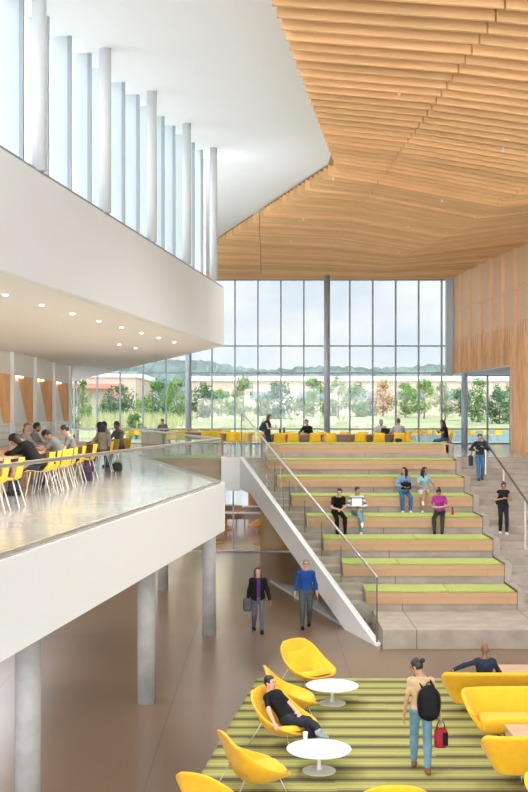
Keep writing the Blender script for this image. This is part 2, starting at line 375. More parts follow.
# ---- glass back wall : one window per bay between mullions
GY = 54.0
mx = [X_at(235 + 22.95 * n, GY) for n in range(-8, 13)]
mx = [x for x in mx if x < 12.5] + [12.55]
mx[0] = -9.85
for i, (a, b_) in enumerate(zip(mx, mx[1:])):
    right = a > 9.3
    zt = 7.37 if right else 12.15
    o = thing('window_%d' % (i + 1), 'full-height glazing bay of the back wall, %s from the left' % nth(i, 0), 'window', ((a + b_) / 2, GY, UP), 0, 'glazing bays of the back wall', 'structure')
    w2 = (b_ - a) / 2; f = bm_new()
    add_box(f, -w2 - .035, -w2 + .035, -.10, .10, 0, zt - UP)
    if i == len(mx) - 2: add_box(f, w2 - .2, w2 + .035, -.10, .10, 0, zt - UP)
    for z in (.03, .75, 5.4 + (414 - 373) / 20 - UP, 5.4 + (414 - 346) / 20 - UP, zt - UP - .05):
        if z < zt - UP: add_box(f, -w2 + .035, w2 - .035, -.06, .06, z - .035, z + .035)
    obj('frame', f, M['mull'], o)
    f = bm_new(); add_box(f, -w2 + .03, w2 - .03, -.008, .008, .05, zt - UP - .05); obj('pane', f, M['glass'], o)
bm = bm_new(); add_box(bm, 9.05, 9.42, 53.6, 53.88, 7.42, 12.12); add_box(bm, 8.3, 9.42, 53.8, 53.9, 7.30, 7.44)
struct('trim_6', bm, M['bluegrey'], 'blue-grey metal reveal between glass wall and fir wall', 'reveal')
# side glass on the left end of the upper floor
for i in range(8):
    y0 = 33.8 + i * 2.53; o = thing('window_%d' % (40 + i), 'side glazing bay at the far left end of the upper floor, %s from the niche wall' % nth(i, 0), 'window', (-9.9, y0 + 1.27, UP), 0, 'side glazing bays', 'structure')
    f = bm_new(); add_box(f, -.08, .08, -1.3, -1.23, 0, 8.2 if i < 6 else 8.2); add_box(f, -.06, .06, -1.23, 1.27, 0, .06); add_box(f, -.06, .06, -1.23, 1.27, 2.95, 3.02); obj('frame', f, M['mull'], o)
    f = bm_new(); add_box(f, -.006, .006, -1.23, 1.25, .06, 8.2); obj('pane', f, M['glass'], o)
# ---- clerestory : one window per column bay, three panes with glass fins
cols = [22.7 - 2.57 * i for i in range(7)]
tn = Vector((.148, 1, 0)).normalized(); nn = Vector((-tn.y, tn.x, 0))
def cl(Y, off): # point on the glazing line, off metres outside the parapet's hall face
    return Vector((edge_x(Y), Y, 0)) + nn * off
for i, yc in enumerate(cols):
    o = thing('window_%d' % (50 + i), 'clerestory bay with blue glass fins, %s from the far end' % nth(i, 0), 'window', (0, 0, 0), 0, 'clerestory bays', 'structure')
    fr, pn, fn = bm_new(), bm_new(), bm_new()
    st = 2.57 / 3
    for q in range(3):
        ya, yb_ = yc + .2 - (q + 1) * st, yc + .2 - q * st
        za = 8.2
        def zt(Y): return roof_z(Y) + .02
        def slab(bmx, A, B, oa, ob, z0, top=None):
            p = [cl(A, oa), cl(B, oa), cl(B, ob), cl(A, ob)]
            tops = [zt(v.y) if top is None else z0 + top for v in p]
            add_hex(bmx, [(v.x, v.y, z0) for v in p] + [(v.x, v.y, t) for v, t in zip(p, tops)])
        slab(pn, ya + .02, yb_ - .02, .56, .575, za)
        slab(fn, yb_ - .025, yb_ - .005, .33, .555, za)
        slab(fr, yb_ - .035, yb_ + .005, .28, .33, za)
        slab(fr, ya + .02, yb_ - .035, .53, .60, za, .06)
    obj('frame', fr, M['mull'], o); obj('pane', pn, M['frost'], o); obj('glass_fin', fn, M['fin_glass'], o)
for i, yc in enumerate(cols):
    b = bm_new(); c = cl(yc, .02); z0, z1 = 8.2, roof_z(yc)
    add_lathe(b, [(.082, 0), (.082, z1 - z0 + .01)], 24)
    for f in b.faces: f.smooth = True
    o = tag(obj('clerestory_column', b, M['cler_col'], smooth=True), 'slim white round column on the parapet, %s from the far end' % nth(i, 0), 'column', 'white clerestory columns', 'structure')
    o.location = (c.x, c.y, z0)
# end glazing behind the far corner
for i in range(9):
    A = Vector((-1.0 - .304 * 2.8 * i - .3, 23.9 + 2.8 * i, 0)); B = A + Vector((-.304 * 2.8, 2.8, 0))
    pn = bm_new(); add_hex(pn, [(A.x, A.y, 8.18), (A.x + .015, A.y, 8.18), (B.x + .015, B.y, 8.18), (B.x, B.y, 8.18), (A.x, A.y, roof_z(A.y)), (A.x + .015, A.y, roof_z(A.y)), (B.x + .015, B.y, roof_z(B.y)), (B.x, B.y, roof_z(B.y))])
    o = struct('window_%d' % (60 + i), pn, M['frost'], 'clerestory pane on the far return, %s behind the corner' % nth(i, 0), 'window')
# ---- round columns
def column(name, label, x, y, z0, z1, r, m, group):
    b = bm_new(); add_lathe(b, [(r, 0), (r, z1 - z0)], 40)
    o = tag(obj(name, b, m, smooth=False), label, 'column', group, 'structure'); o.location = (x, y, z0)
    for p in o.data.polygons: p.use_smooth = len(p.vertices) == 4
for (x, y, l) in ((-1.345, 26.4, 'round grey concrete column at the balcony corner'), (-2.2, 20.2, 'round grey concrete column in the middle of the balcony front'), (-3.06, 14.0, 'round grey concrete column nearest, under the balcony'), (-3.1, 33.1, 'round grey concrete column set back in the shade under the balcony')):
    column('concrete_column', l, x, y, 0, UP - 1.07, .168, M['conc_col'], 'concrete columns under the balcony')
for px, l, zt in ((188.5, 'tall blue-grey steel column by the glass wall beside the balcony', 12.1), (327, 'tall blue-grey steel column in the middle of the glass wall', 12.1), (464.5, 'blue-grey steel column under the hanging fir wall', 7.4)):
    column('steel_column', l, X_at(px, 52), 52, UP, zt, .15, M['bluegrey'], 'steel columns along the glass wall')
# ---- downlights in the balcony soffit
k = 0
for row in range(2):
    for i in range(9 if row == 0 else 2):
        y = 22.4 - 1.27 * i + row * 2.0; x = -1.86 - .155 * (22.4 - y) - row * 1.35
        b = bm_new(); add_lathe(b, [(.03, 0), (.03, .012)], 20); add_lathe(b, [(.037, .008), (.037, .015)], 20)
        o = tag(obj('downlight', b, [M['lamp'] if 'lamp' in M else M.setdefault('lamp', emit('downlight_lamp', (1, .94, .84), 4))]), 'small bright recessed downlight in the soffit, %s of the %s row from the corner' % (nth(i, 0), ['outer', 'inner'][row]), 'light', 'recessed downlights'); o.location = (x, y, 6.878)
        l = bpy.data.lights.new('downlight_beam', 'SPOT'); l.energy = 210; l.spot_size = 2.4; l.spot_blend = .7; l.shadow_soft_size = .06; l.color = (1, .95, .88)
        q = bpy.data.objects.new('downlight_beam', l); C.objects.link(q); q.location = (x, y, 6.86)
# ================================================================== TIERS AND STAIRS
bm = bm_new(); add_box(bm, 2.73, 12.6, tier_y(1), tier_y(2) + .06, 0, H1)
struct('stair_plinth', bm, M['conc'], 'broad concrete plinth at the foot of the seating tiers', 'plinth', bevel=.01)
bm = bm_new()
for k in range(2, 9):
    y0 = tier_y(k); hb, ht = tier_h(k - 1), tier_h(k)
    xl = bench_xl(k) - .02
    add_box(bm, xl, 6.40, y0 + .05, y0 + 1.0, hb - .35, hb + .14)                 # ledge carrying the bench
    add_box(bm, xl, 6.40, y0 + 1.0, y0 + TD + .06, hb - .35, ht - .05)            # tread behind it
    add_box(bm, 6.40, 6.60, y0 + .03, y0 + TD + .06, hb - .35, ht - .004)         # cheek
add_box(bm, .02, 6.56, tier_y(9), tier_y(9) + 1.0, UP - .5, UP + .14)
add_box(bm, 6.30, 6.56, tier_y(9), tier_y(9) + 1.0, UP + .14, tier_h(9) - .03)
struct('terrace', bm, M['conc'], 'stepped beige concrete terrace under the wooden benches', 'terrace', bevel=.006)
bm = bm_new()
for k in range(2, 9):
    for j in range(3):
        y0 = tier_y(k) + j * TD / 3; z1 = tier_h(k - 1) + (j + 1) * TR / 3
        add_box(bm, 6.60, 12.6, y0, y0 + TD / 3 + .3, z1 - .4, z1 - .002)
        add_box(bm, 6.60, 12.6, y0 + .0, y0 + .045, z1 - .012, z1 + .003)
struct('stair_right', bm, M['conc'], 'concrete stair climbing beside the tiers on the right', 'stair', bevel=.004)
bm = bm_new()
for k in range(2, 9):
    for j in range(3):
        y0 = tier_y(k) + j * TD / 3; y1 = y0 + TD / 3 + .05; z1 = tier_h(k - 1) + (j + 1) * TR / 3
        xr = bench_xl(k) - .02
        add_prism(bm, [(string_x(y0) + .05, y0), (max(xr, string_x(y0) + .2), y0), (max(xr, string_x(y0) + .2), y1), (string_x(y1) + .05, y1)], z1 - .38, z1)
struct('stair_left', bm, M['conc'], 'narrow concrete stair between the white stringer and the benches', 'stair')
# wall below the terrace, set in from the stringer, and its concrete pad
bm = bm_new()
L2 = [(2.45, 27.3), (1.15, 42.0)]
add_prism(bm, [(2.45, 27.3), (1.15, 42.0), (12.5, 42.0), (12.5, 27.3)], 0, lambda x, y: min(UP - 1.05, max(.05, H1 + .34 * (y - 27.4) - .75)))
struct('wall_terrace', bm, M['conc'], 'concrete wall below the seating tiers', 'wall')
bm = bm_new(); add_prism(bm, [(1.98, 27.5), (.19, 34.7), (.9, 33.4), (2.4, 27.3)], 0, .07)
struct('trim_7', bm, M['conc_col'], 'low grey curb on the floor under the stair stringer', 'curb')
# benches
for k in range(2, 10):
    y0 = tier_y(k); hb, ht = tier_h(k - 1), tier_h(k); xl = bench_xl(k); xr = 6.39
    if k == 9: hb = UP
    lab = ['top', 'second', 'third', 'fourth', 'fifth', 'sixth', 'seventh', 'lowest'][9 - k]
    o = thing('tier_bench', 'long oak-fronted bench with lime green cushion, %s tier%s' % (lab, ' counting down' if k not in (2, 9) else (' by the yellow chairs' if k == 9 else ' above the concrete plinth')), 'bench', ((xl + xr) / 2, y0, hb + .14), 0, 'tiered benches')
    hw = (xr - xl) / 2; hz = ht - .055 - hb - .14
    b = bm_new(); add_box(b, -hw, hw, 0, .98, .001, hz); obj('front', b, M['bench'], o, bevel=.006)
    cutx = [-hw, -hw + (.35 if k % 2 else .55) * 2 * hw, hw - (.0 if k != 2 else .0)]
    for a, c in zip(cutx, cutx[1:]):
        b = bm_new(); add_box(b, a + .01, c - .01 - (.06 if c == cutx[-1] else 0), .0, 1.0, hz, hz + .055); obj('cushion', b, M['lime'], o, bevel=.02)
# ---- stringer with its guard
bm = bm_new()
def st_top(Y): return .04 + (UP + .02 - .04) * (Y - 25.1) / (36.8 - 25.1)
Ya, Yb = 25.1, 36.85
pts = [(Ya, 0.0), (Ya, st_top(Ya)), (Yb, st_top(Yb)), (Yb, st_top(Yb) - 1.1), (35.6, st_top(35.6) - .74), (27.1, 0.0)]
A = [bm.verts.new((string_x(y), y, max(z, 0.0))) for y, z in pts]; Bv = [bm.verts.new((string_x(y) + .09, y, max(z, 0.0))) for y, z in pts]
bm.faces.new(A); bm.faces.new(Bv[::-1])
for i in range(len(pts)): bm.faces.new((A[i], A[(i + 1) % 6], Bv[(i + 1) % 6], Bv[i]))
o = thing('stair_stringer', 'white steel stringer plate sloping up to the landing', 'stringer', (0, 0, 0), 0, None, 'structure')
obj('plate', bm, M['paint'], o)
bm = bm_new()
add_hex(bm, [(string_x(Ya) - .03, Ya, st_top(Ya)), (string_x(Ya) + .12, Ya, st_top(Ya)), (string_x(Yb) + .12, Yb, st_top(Yb)), (string_x(Yb) - .03, Yb, st_top(Yb)),
             (string_x(Ya) - .03, Ya, st_top(Ya) + .03), (string_x(Ya) + .12, Ya, st_top(Ya) + .03), (string_x(Yb) + .12, Yb, st_top(Yb) + .03), (string_x(Yb) - .03, Yb, st_top(Yb) + .03)])
obj('flange', bm, M['white_metal'], o)
o = thing('glass_guard', 'sloping glass guard with steel handrail above the white stringer', 'guard', (0, 0, 0), 0)
GH = 1.52; n = 8
for i in range(n):
    y0 = Ya + .15 + (36.75 - Ya - .15) * i / n + .03; y1 = Ya + .15 + (36.75 - Ya - .15) * (i + 1) / n - .03
    b = bm_new(); add_hex(b, [(string_x(y0) + .04, y0, st_top(y0) + .035), (string_x(y0) + .055, y0, st_top(y0) + .035), (string_x(y1) + .055, y1, st_top(y1) + .035), (string_x(y1) + .04, y1, st_top(y1) + .035),
        (string_x(y0) + .04, y0, st_top(y0) + GH), (string_x(y0) + .055, y0, st_top(y0) + GH), (string_x(y1) + .055, y1, st_top(y1) + GH), (string_x(y1) + .04, y1, st_top(y1) + GH)])
    obj('pane', b, M['guard'], o)
b = bm_new(); P = [(string_x(y) + .05, y, st_top(y) + GH + .02) for y in (25.15, 30, 36.8)]
add_tube(b, P, .03, 10); obj('handrail', b, M['steel'], o)
for y in (25.17, 36.8):
    b = bm_new(); add_box(b, string_x(y) + .03, string_x(y) + .07, y - .02, y + .02, st_top(y) + .02, st_top(y) + GH + .02); obj('post', b, M['bronze'], o)
# inner posts beside the benches
for k in range(3, 10):
    y = tier_y(k) - .1; x = bench_xl(k) - .06; z = tier_h(k - 1)
    b = bm_new(); add_box(b, -.014, .014, -.014, .014, 0, .95); q = tag(obj('rail_post', b, M['bronze']), 'thin bronze post at the left end of the %s bench' % ['', '', '', 'seventh', 'sixth', 'fifth', 'fourth', 'third', 'second', 'top'][k], 'post', 'posts at the bench ends'); q.location = (x, y, z)
# balcony guards
def guard(name, label, A, B, z, h, step, rail=True, m='steel'):
    A, B = Vector(A), Vector(B); d = (B - A); Ln = d.length; d.normalize(); s = Vector((-d.y, d.x, 0))
    o = thing(name, label, 'guard', (0, 0, 0)); n = max(1, round(Ln / step))
    for i in range(n):
        a, c = A + d * (Ln * i / n + .015), A + d * (Ln * (i + 1) / n - .015)
        b = bm_new(); add_hex(b, [(*(a + s * e).xy, z) for e in (-.007,)] + [(*(c - s * .007).xy, z), (*(c + s * .007).xy, z), (*(a + s * .007).xy, z), (*(a - s * .007).xy, z + h), (*(c - s * .007).xy, z + h), (*(c + s * .007).xy, z + h), (*(a + s * .007).xy, z + h)])
        obj('pane', b, M['guard'], o)
    if rail:
        b = bm_new(); add_tube(b, [(A.x, A.y, z + h + .02), (B.x, B.y, z + h + .02)], .026, 10); obj('handrail', b, M[m], o)
    b = bm_new(); add_hex(b, [(*(A - s * .025).xy, z + .001), (*(B - s * .025).xy, z + .001), (*(B + s * .025).xy, z + .001), (*(A + s * .025).xy, z + .001), (*(A - s * .025).xy, z + .035), (*(B - s * .025).xy, z + .035), (*(B + s * .025).xy, z + .035), (*(A + s * .025).xy, z + .035)])
    obj('base_channel', b, M['steel'], o)
    return o
guard('glass_guard', 'glass guard with steel top rail along the balcony front', (edge_x(5) - .06, 5, 0), (edge_x(23.7) - .08, 23.7, 0), UP, .93, 2.6)
guard('glass_guard', 'glass guard running back along the end of the balcony beside the void', (edge_x(23.7) - .08, 23.75, 0), (end_x(38.4) - .08, 38.4, 0), UP, .93, 2.4)
guard('glass_guard', 'short glass guard across the far side of the void', (end_x(38.5) + .2, 38.75, 0), (-1.5, 38.3, 0), UP, .93, 1.5)
# timber front with a green strip on the far side of the void
o = thing('tier_bench', 'oak front with lime green strip across the far side of the void', 'bench', (-2.85, 38.05, UP - 1.0), 0, 'tiered benches')
b = bm_new(); add_box(b, -1.38, 1.38, 0, .1, 0, .93); obj('front', b, M['bench'], o)
b = bm_new(); add_box(b, -1.38, 1.38, -.1, .12, .931, .99); obj('cushion', b, M['lime'], o, bevel=.01)
# right stair handrail
o = thing('stair_handrail', 'dark bronze handrail on posts down the right-hand stair', 'handrail', (0, 0, 0))
def nose(Y): return H1 + TR * (Y - 27.27) / TD + .164
b = bm_new(); add_tube(b, [(7.3, 36.9, 4.66), (7.3, 36.2, 4.64), (7.3, 25.6, 1.79)], .028, 10); obj('handrail', b, M['bronze'], o)
for y in (35.6, 32.9, 30.2, 27.6):
    kk = 0; zb = H1
    for k in range(2, 9):
        for j in range(3):
            if tier_y(k) + j * TD / 3 <= y: zb = tier_h(k - 1) + (j + 1) * TR / 3
    b = bm_new(); add_box(b, 7.28, 7.32, y - .02, y + .02, zb, 3.0 + .269 * (y - 30.1)); obj('post', b, M['steel'], o)
# ---- glazed room at the back of the lower level
PY = 42.2
o = thing('window_30', 'low glazed partition of the back room under the upper deck', 'window', (0, PY, 0), 0, None, 'structure')
b = bm_new(); add_box(b, -8.7, 1.12, -.05, .05, 0.001, .06); add_box(b, -8.7, 1.12, -.04, .04, 2.74, 2.86)
for x in (-8.6, -6, -3.6, -1.2, 1.05): add_box(b, x - .03, x + .03, -.035, .035, .1, 2.74)
obj('frame', b, M['white_metal'], o)
b = bm_new(); add_box(b, -8.6, 1.05, -.006, .006, .1, 2.74); obj('pane', b, M['guard'], o)
b = bm_new(); add_box(b, -8.7, 13, 61.5, 61.9, 0, 2.9)
struct('wall_back', b, M['niche'], 'orange timber back wall of the lower room', 'wall')
b = bm_new(); add_box(b, -.15, 1.05, 43.0, 43.15, 0, 2.85); add_box(b, -6.3, -4.9, 42.8, 42.95, 0, 2.85)
struct('wall_ochre', b, M['ypanel'], 'ochre yellow wall panels inside the glazed back room', 'wall')
b = bm_new(); add_box(b, 1.12, 1.3, 42, 61.5, 0, 2.85)
struct('wall_inner', b, M['niche'], 'orange side wall of the lower back room', 'wall')
bm = bm_new(); add_box(bm, -8.6, 1.1, 42.26, 61.5, .001, .006)
struct('floor_back', bm, M['floor_back'], 'warm polished floor of the glazed lower back room', 'floor')
b = bm_new(); add_box(b, -2.2, -.9, 61.40, 61.46, .2, 2.3)  # self-glowing panel added in place of daylight, seen as glare on the floor
o = struct('window_31', b, emit('glow_pane', (.92, .96, 1), .8), 'window panel glowing in place of daylight in the far wall of the back room', 'window')
for i in range(6):  # glowing bars added to brighten the back room
    b = bm_new(); add_box(b, -.6, .6, -.12, .12, 0, .04); o = tag(obj('fill_light', b, emit('room_fill', (1, .88, .72), 22) if i == 0 else bpy.data.materials['room_fill']), 'added linear fill light in the lower back room, %s from the glass' % nth(i, 0), 'light', 'added fill lights of the back room'); o.location = (-2.2 - (i % 2) * 2.5, 44.5 + 2.6 * i, 2.859)
# ---- carpet
bm = bm_new(); add_prism(bm, [(-.143 + .138 * (22.0 - 22.0), 22.0), (-1.9, 9.2), (12.5, 9.2), (12.5, 22.0)], .001, .016)
m = mat('striped_carpet', (.4, .42, .08), .95); N, L, bs = nodes_of(m)
tc = N.new('ShaderNodeTexCoord'); sp = N.new('ShaderNodeSeparateXYZ'); L.new(tc.outputs['Object'], sp.inputs[0])
def vmath(op, a, b=None, v=None):
    q = N.new('ShaderNodeMath'); q.operation = op
    L.new(a, q.inputs[0])
    if b is not None: L.new(b, q.inputs[1])
    if v is not None: q.inputs[1].default_value = v
    return q.outputs[0]
row = vmath('FLOOR', vmath('DIVIDE', sp.outputs['Y'], v=.53))
wn0 = N.new('ShaderNodeTexWhiteNoise'); wn0.noise_dimensions = '1D'; L.new(row, wn0.inputs['W'])
xo = vmath('ADD', vmath('DIVIDE', sp.outputs['X'], v=2.0), wn0.outputs[0])
colx = vmath('FLOOR', xo)
cb = N.new('ShaderNodeCombineXYZ'); L.new(colx, cb.inputs[0]); L.new(row, cb.inputs[1])
wn = N.new('ShaderNodeTexWhiteNoise'); wn.noise_dimensions = '2D'; L.new(cb.outputs[0], wn.inputs['Vector'])
jit = vmath('MULTIPLY', wn.outputs[0], v=.16)
fr = vmath('FRACT', vmath('ADD', vmath('DIVIDE', sp.outputs['Y'], v=.53), jit))
rp = N.new('ShaderNodeValToRGB'); rp.color_ramp.interpolation = 'CONSTANT'; L.new(fr, rp.inputs[0])
e = rp.color_ramp.elements; e[0].position = 0; e[0].color = (.085, .070, .038, 1); e[1].position = .20; e[1].color = (.27, .255, .075, 1)
for p, c in ((.30, (.19, .19, .055)), (.36, (.36, .355, .115)), (.62, (.28, .29, .08)), (.72, (.34, .33, .10)), (.86, (.18, .18, .06))):
    q = e.new(p); q.color = (*c, 1)
n2 = N.new('ShaderNodeTexNoise'); n2.inputs['Scale'].default_value = 90; L.new(tc.outputs['Object'], n2.inputs['Vector'])
mxc = N.new('ShaderNodeMix'); mxc.data_type = 'RGBA'; mxc.blend_type = 'OVERLAY'; mxc.inputs[0].default_value = .35; L.new(rp.outputs[0], mxc.inputs[6]); L.new(n2.outputs[0], mxc.inputs[7]); L.new(mxc.outputs[2], bs.inputs['Base Color'])
tag(obj('striped_rug', bm, m), 'green and olive striped rug under the yellow lounge seats', 'rug')
# ================================================================== FURNITURE
def P(px, py, z=.006):
    """plan point seen at a picture position, on the level z"""
    Y = FPX * (EYE - z) / (py - HY); return X_at(px, Y), Y
def spline(pts, t):
    """Catmull-Rom through pts, t in 0..1"""
    n = len(pts) - 1; f = min(t * n, n - 1e-6); i = int(f); u = f - i
    p = [Vector(pts[max(0, min(n, i + k))]) for k in (-1, 0, 1, 2)]
    return .5 * ((2 * p[1]) + (p[2] - p[0]) * u + (2 * p[0] - 5 * p[1] + 4 * p[2] - p[3]) * u * u + (3 * p[1] - p[0] - 3 * p[2] + p[3]) * u ** 3)
# ---- womb-like lounge chair, front towards +y
CC = [(0, .45, .30), (0, .30, .235), (0, .08, .19), (0, -.14, .205), (0, -.29, .36), (0, -.39, .64), (0, -.47, .95)]
EE = [(.24, .50, .31), (.44, .39, .385), (.505, .16, .46), (.51, -.06, .555), (.49, -.24, .69), (.43, -.38, .82), (.29, -.485, .905)]
def shell_pt(u, v):
    s = (v - .5) * 2; c = spline(CC, u); e = spline(EE, u); a = abs(s)
    w = a ** 2.3
    return Vector((math.copysign(e.x * (a ** .92), s), c.y + (e.y - c.y) * w, c.z + (e.z - c.z) * w))
def lounge_chair(label, loc, rz):
    t = thing('lounge_chair', label, 'chair', loc, rz, 'yellow lounge chairs'); t.scale = (.95, .95, .95)
    b = bm_new(); add_grid(b, shell_pt, 22, 22); obj('shell', b, M['yellow'], t, smooth=True, solid=.045, sub=1)
    b = bm_new()
    def seat(u, v):
        s = (v - .5) * 2; uu = .02 + u * .40; q = shell_pt(uu, .5 + s * .36); bul = (1 - abs(s) ** 4) * (1 - abs(2 * u - 1) ** 4)
        return q + Vector((0, 0, .05 + .13 * bul))
    add_grid(b, seat, 16, 16); obj('seat_cushion', b, M['yellow'], t, smooth=True)
    b = bm_new()
    def backc(u, v):
        s = (v - .5) * 2; uu = .52 + u * .34; q = shell_pt(uu, .5 + s * .30); bul = (1 - abs(s) ** 3) * (1 - abs(2 * u - 1) ** 3)
        return q + Vector((0, .8, .6)).normalized() * (.022 + .075 * bul)
    add_grid(b, backc, 16, 16); obj('back_cushion', b, M['yellow'], t, smooth=True)
    for sx in (-1, 1):
        for (p0, p1) in (((.33, .26, .33), (.40, .38, .008)), ((.33, -.22, .44), (.42, -.46, .008))):
            b = bm_new(); add_tube(b, [(sx * p0[0], p0[1], p0[2]), (sx * (p0[0] * .3 + p1[0] * .7), p0[1] * .3 + p1[1] * .7, .14), (sx * p1[0], p1[1], p1[2])], .0085, 8)
            obj('leg', b, M['steel'], t, smooth=True)
    b = bm_new()
    for sx in (-1, 1): add_tube(b, [(sx * .33, .26, .33), (sx * .40, .12, .33), (sx * .39, -.08, .37), (sx * .33, -.22, .44)], .0085, 8)
    add_tube(b, [(-.33, .26, .325), (0, .24, .185), (.33, .26, .325)], .0085, 8)
    obj('rod_frame', b, M['bronze'], t, smooth=True)
    return t
def face(dx, dy): return math.atan2(-dx, dy)     # rotation that turns +y to (dx, dy)
chairs = [
    ('yellow lounge chair at the far edge of the rug by the curb', (.87, 21.25), (.62, -.78)),
    ('yellow lounge chair seen from the side, between the far white table and the seated man', (.47, 19.2), (.97, .10)),
    ('yellow lounge chair in which the man in black reclines', (.33, 17.6), (.82, -.57)),
    ('yellow lounge chair turned side-on left of the near white table', (-.14, 15.35), (.93, .36)),
    ('yellow lounge chair cut off at the bottom edge, seen from behind on the rug corner', (-.58, 13.85), (.55, .83)),
    ('yellow lounge chair of which only the rounded back top shows below the walking woman', (1.60, 13.50), (.0, 1)),
]
ch0 = None
for l, (x, y), (dx, dy) in chairs:
    if ch0 is None: ch0 = lounge_chair(l, (x, y, .016), face(dx, dy))
    else: dup(ch0, (x, y, .016), face(dx, dy), l)
# ---- white pedestal tables
def ped_table(label, x, y):
    t = thing('pedestal_table', label, 'table', (x, y, .016), 0, 'white pedestal tables')
    b = bm_new(); add_lathe(b, [(.44, .312), (.485, .322), (.49, .332), (.485, .340), (.30, .342)], 56); obj('tabletop', b, M['white_metal'], t)
    b = bm_new(); add_lathe(b, [(.06, .03), (.032, .06), (.026, .16), (.034, .28), (.10, .313)], 28); obj('stem', b, M['white_metal'], t, smooth=True)
    b = bm_new(); add_lathe(b, [(.255, 0), (.255, .008), (.20, .018), (.07, .032)], 48); obj('base', b, M['paint'], t)
    return t
T1 = ped_table('round white pedestal table at the far side of the rug', 1.27, 20.1)
T2 = ped_table('round white pedestal table with the paper cup, in front of the seated man', .83, 16.3)
cup = thing('paper_cup', 'white paper cup standing on the near white table', 'cup', (.64, 16.72, .358))
b = bm_new(); add_lathe(b, [(.028, 0), (.038, .10)], 24); obj('body', b, M['white_metal'], cup, smooth=False)
b = bm_new(); add_lathe(b, [(.041, .10), (.041, .112), (.034, .122)], 24); obj('lid', b, M['paint'], cup)
# ---- sofas : back shell flaring outwards, ends wrapping forward; front towards +y
def sofa(label, loc, rz, L):
    t = thing('lounge_sofa', label, 'sofa', loc, rz, 'yellow sofas')
    hw = L / 2; b = bm_new()
    path = [(-hw + .05, .50, .46), (-hw - .01, .28, .62), (-hw - .02, .05, .76), (-hw + .22, -.05, .78), (-hw * .45, -.07, .785), (0, -.07, .785), (hw * .45, -.07, .785), (hw - .22, -.05, .78), (hw + .02, .05, .76), (hw + .01, .28, .62), (hw - .05, .50, .46)]
    base = [(-hw + .24, .54, .20), (-hw + .22, .36, .18), (-hw + .27, .18, .17), (-hw + .44, .12, .17), (-hw * .4, .11, .17), (0, .11, .17), (hw * .4, .11, .17), (hw - .44, .12, .17), (hw - .27, .18, .17), (hw - .22, .36, .18), (hw - .24, .54, .20)]
    def f(u, v):
        a = spline(base, u); c = spline(path, u); w = v
        return a.lerp(c, w) + Vector((0, .05 * math.sin(PI * w), 0)) * (1 if abs(u - .5) < .4 else 0)
    add_grid(b, f, 60, 10); obj('back_shell', b, M['yellow'], t, smooth=True, solid=.075, sub=1)
    b = bm_new(); add_box(b, -hw + .21, hw - .21, .12, .66, .17, .42); obj('seat_cushion', b, M['yellow'], t, bevel=.07, smooth=True)
    for x in (-hw + .55, hw - .55):
        for y in (.22, .54):
            b = bm_new(); add_tube(b, [(x, y, .18), (x, y, .003)], .014, 10); obj('leg', b, M['steel'], t, smooth=True)
    return t
sofas = [('yellow sofa seen from behind, with the man in a dark shirt sitting on it', (3.22, 19.25), 0, 3.4),
         ('yellow sofa facing the camera, back to back with the first sofa', (3.33, 18.2), PI, 3.4),
         ('yellow sofa seen from behind in front of the wooden block table', (3.17, 15.45), 0, 3.4),
         ('yellow sofa cut off in the bottom right corner, rounded end showing', (3.36, 13.95), PI, 3.4)]
s0 = None
for l, (xl, y), rz, Ls in sofas:
    loc = (xl + Ls / 2 + .02, y, .016)
    if s0 is None: s0 = sofa(l, loc, rz, Ls)
    else: dup(s0, loc, rz, l)
def block_table(label, x0, x1, y0, y1, h):
    t = thing('block_table', label, 'table', ((x0 + x1) / 2, (y0 + y1) / 2, .016)); a, c = (x1 - x0) / 2, (y1 - y0) / 2
    b = bm_new(); add_box(b, -a, a, -c, c, h - .05, h); obj('tabletop', b, M['palewood'], t, bevel=.006)
    b = bm_new(); add_box(b, -a + .015, a - .015, -c + .015, c - .015, .0, h - .052); obj('body', b, M['palewood'], t)
block_table('pale wooden block table between the two facing yellow sofas', 3.86, 5.4, 16.55, 17.35, .40)
block_table('pale wooden block table beyond the far yellow sofa', 4.5, 6.2, 20.55, 21.4, .42)
# ---- yellow stacking chairs, front towards +y
CP = [(0, .24, .43), (0, .16, .455), (0, 0, .44), (0, -.14, .445), (0, -.20, .50), (0, -.235, .64), (0, -.26, .80)]
def stack_chair(label, loc, rz, group):
    t = thing('cafe_chair', label, 'chair', loc, rz, group)
    b = bm_new()
    def f(u, v):
        s = (v - .5) * 2; c = spline(CP, u); w = .225 if u < .6 else .225 - .03 * (u - .6) / .4
        return Vector((s * w, c.y + (.03 * s * s if u > .6 else 0), c.z + (.012 * s * s if u < .6 else 0)))
    add_grid(b, f, 14, 6); obj('shell', b, M['plastic'], t, smooth=True, solid=.014)
    for sx in (-1, 1):
        for (a, c) in (((.17, .14, .44), (.22, .22, .001)), ((.17, -.12, .435), (.22, -.24, .001))):
            b = bm_new(); add_tube(b, [(sx * a[0], a[1], a[2]), (sx * c[0], c[1], c[2])], .011, 6); obj('leg', b, M['white_metal'], t)
    return t
sc0 = None
def cafe(label, x, y, dx, dy, group, z=UP):
    global sc0
    if sc0 is None: sc0 = stack_chair(label, (x, y, z + .002), face(dx, dy), group); return sc0
    return dup(sc0, (x, y, z + .002), face(dx, dy), label, group)
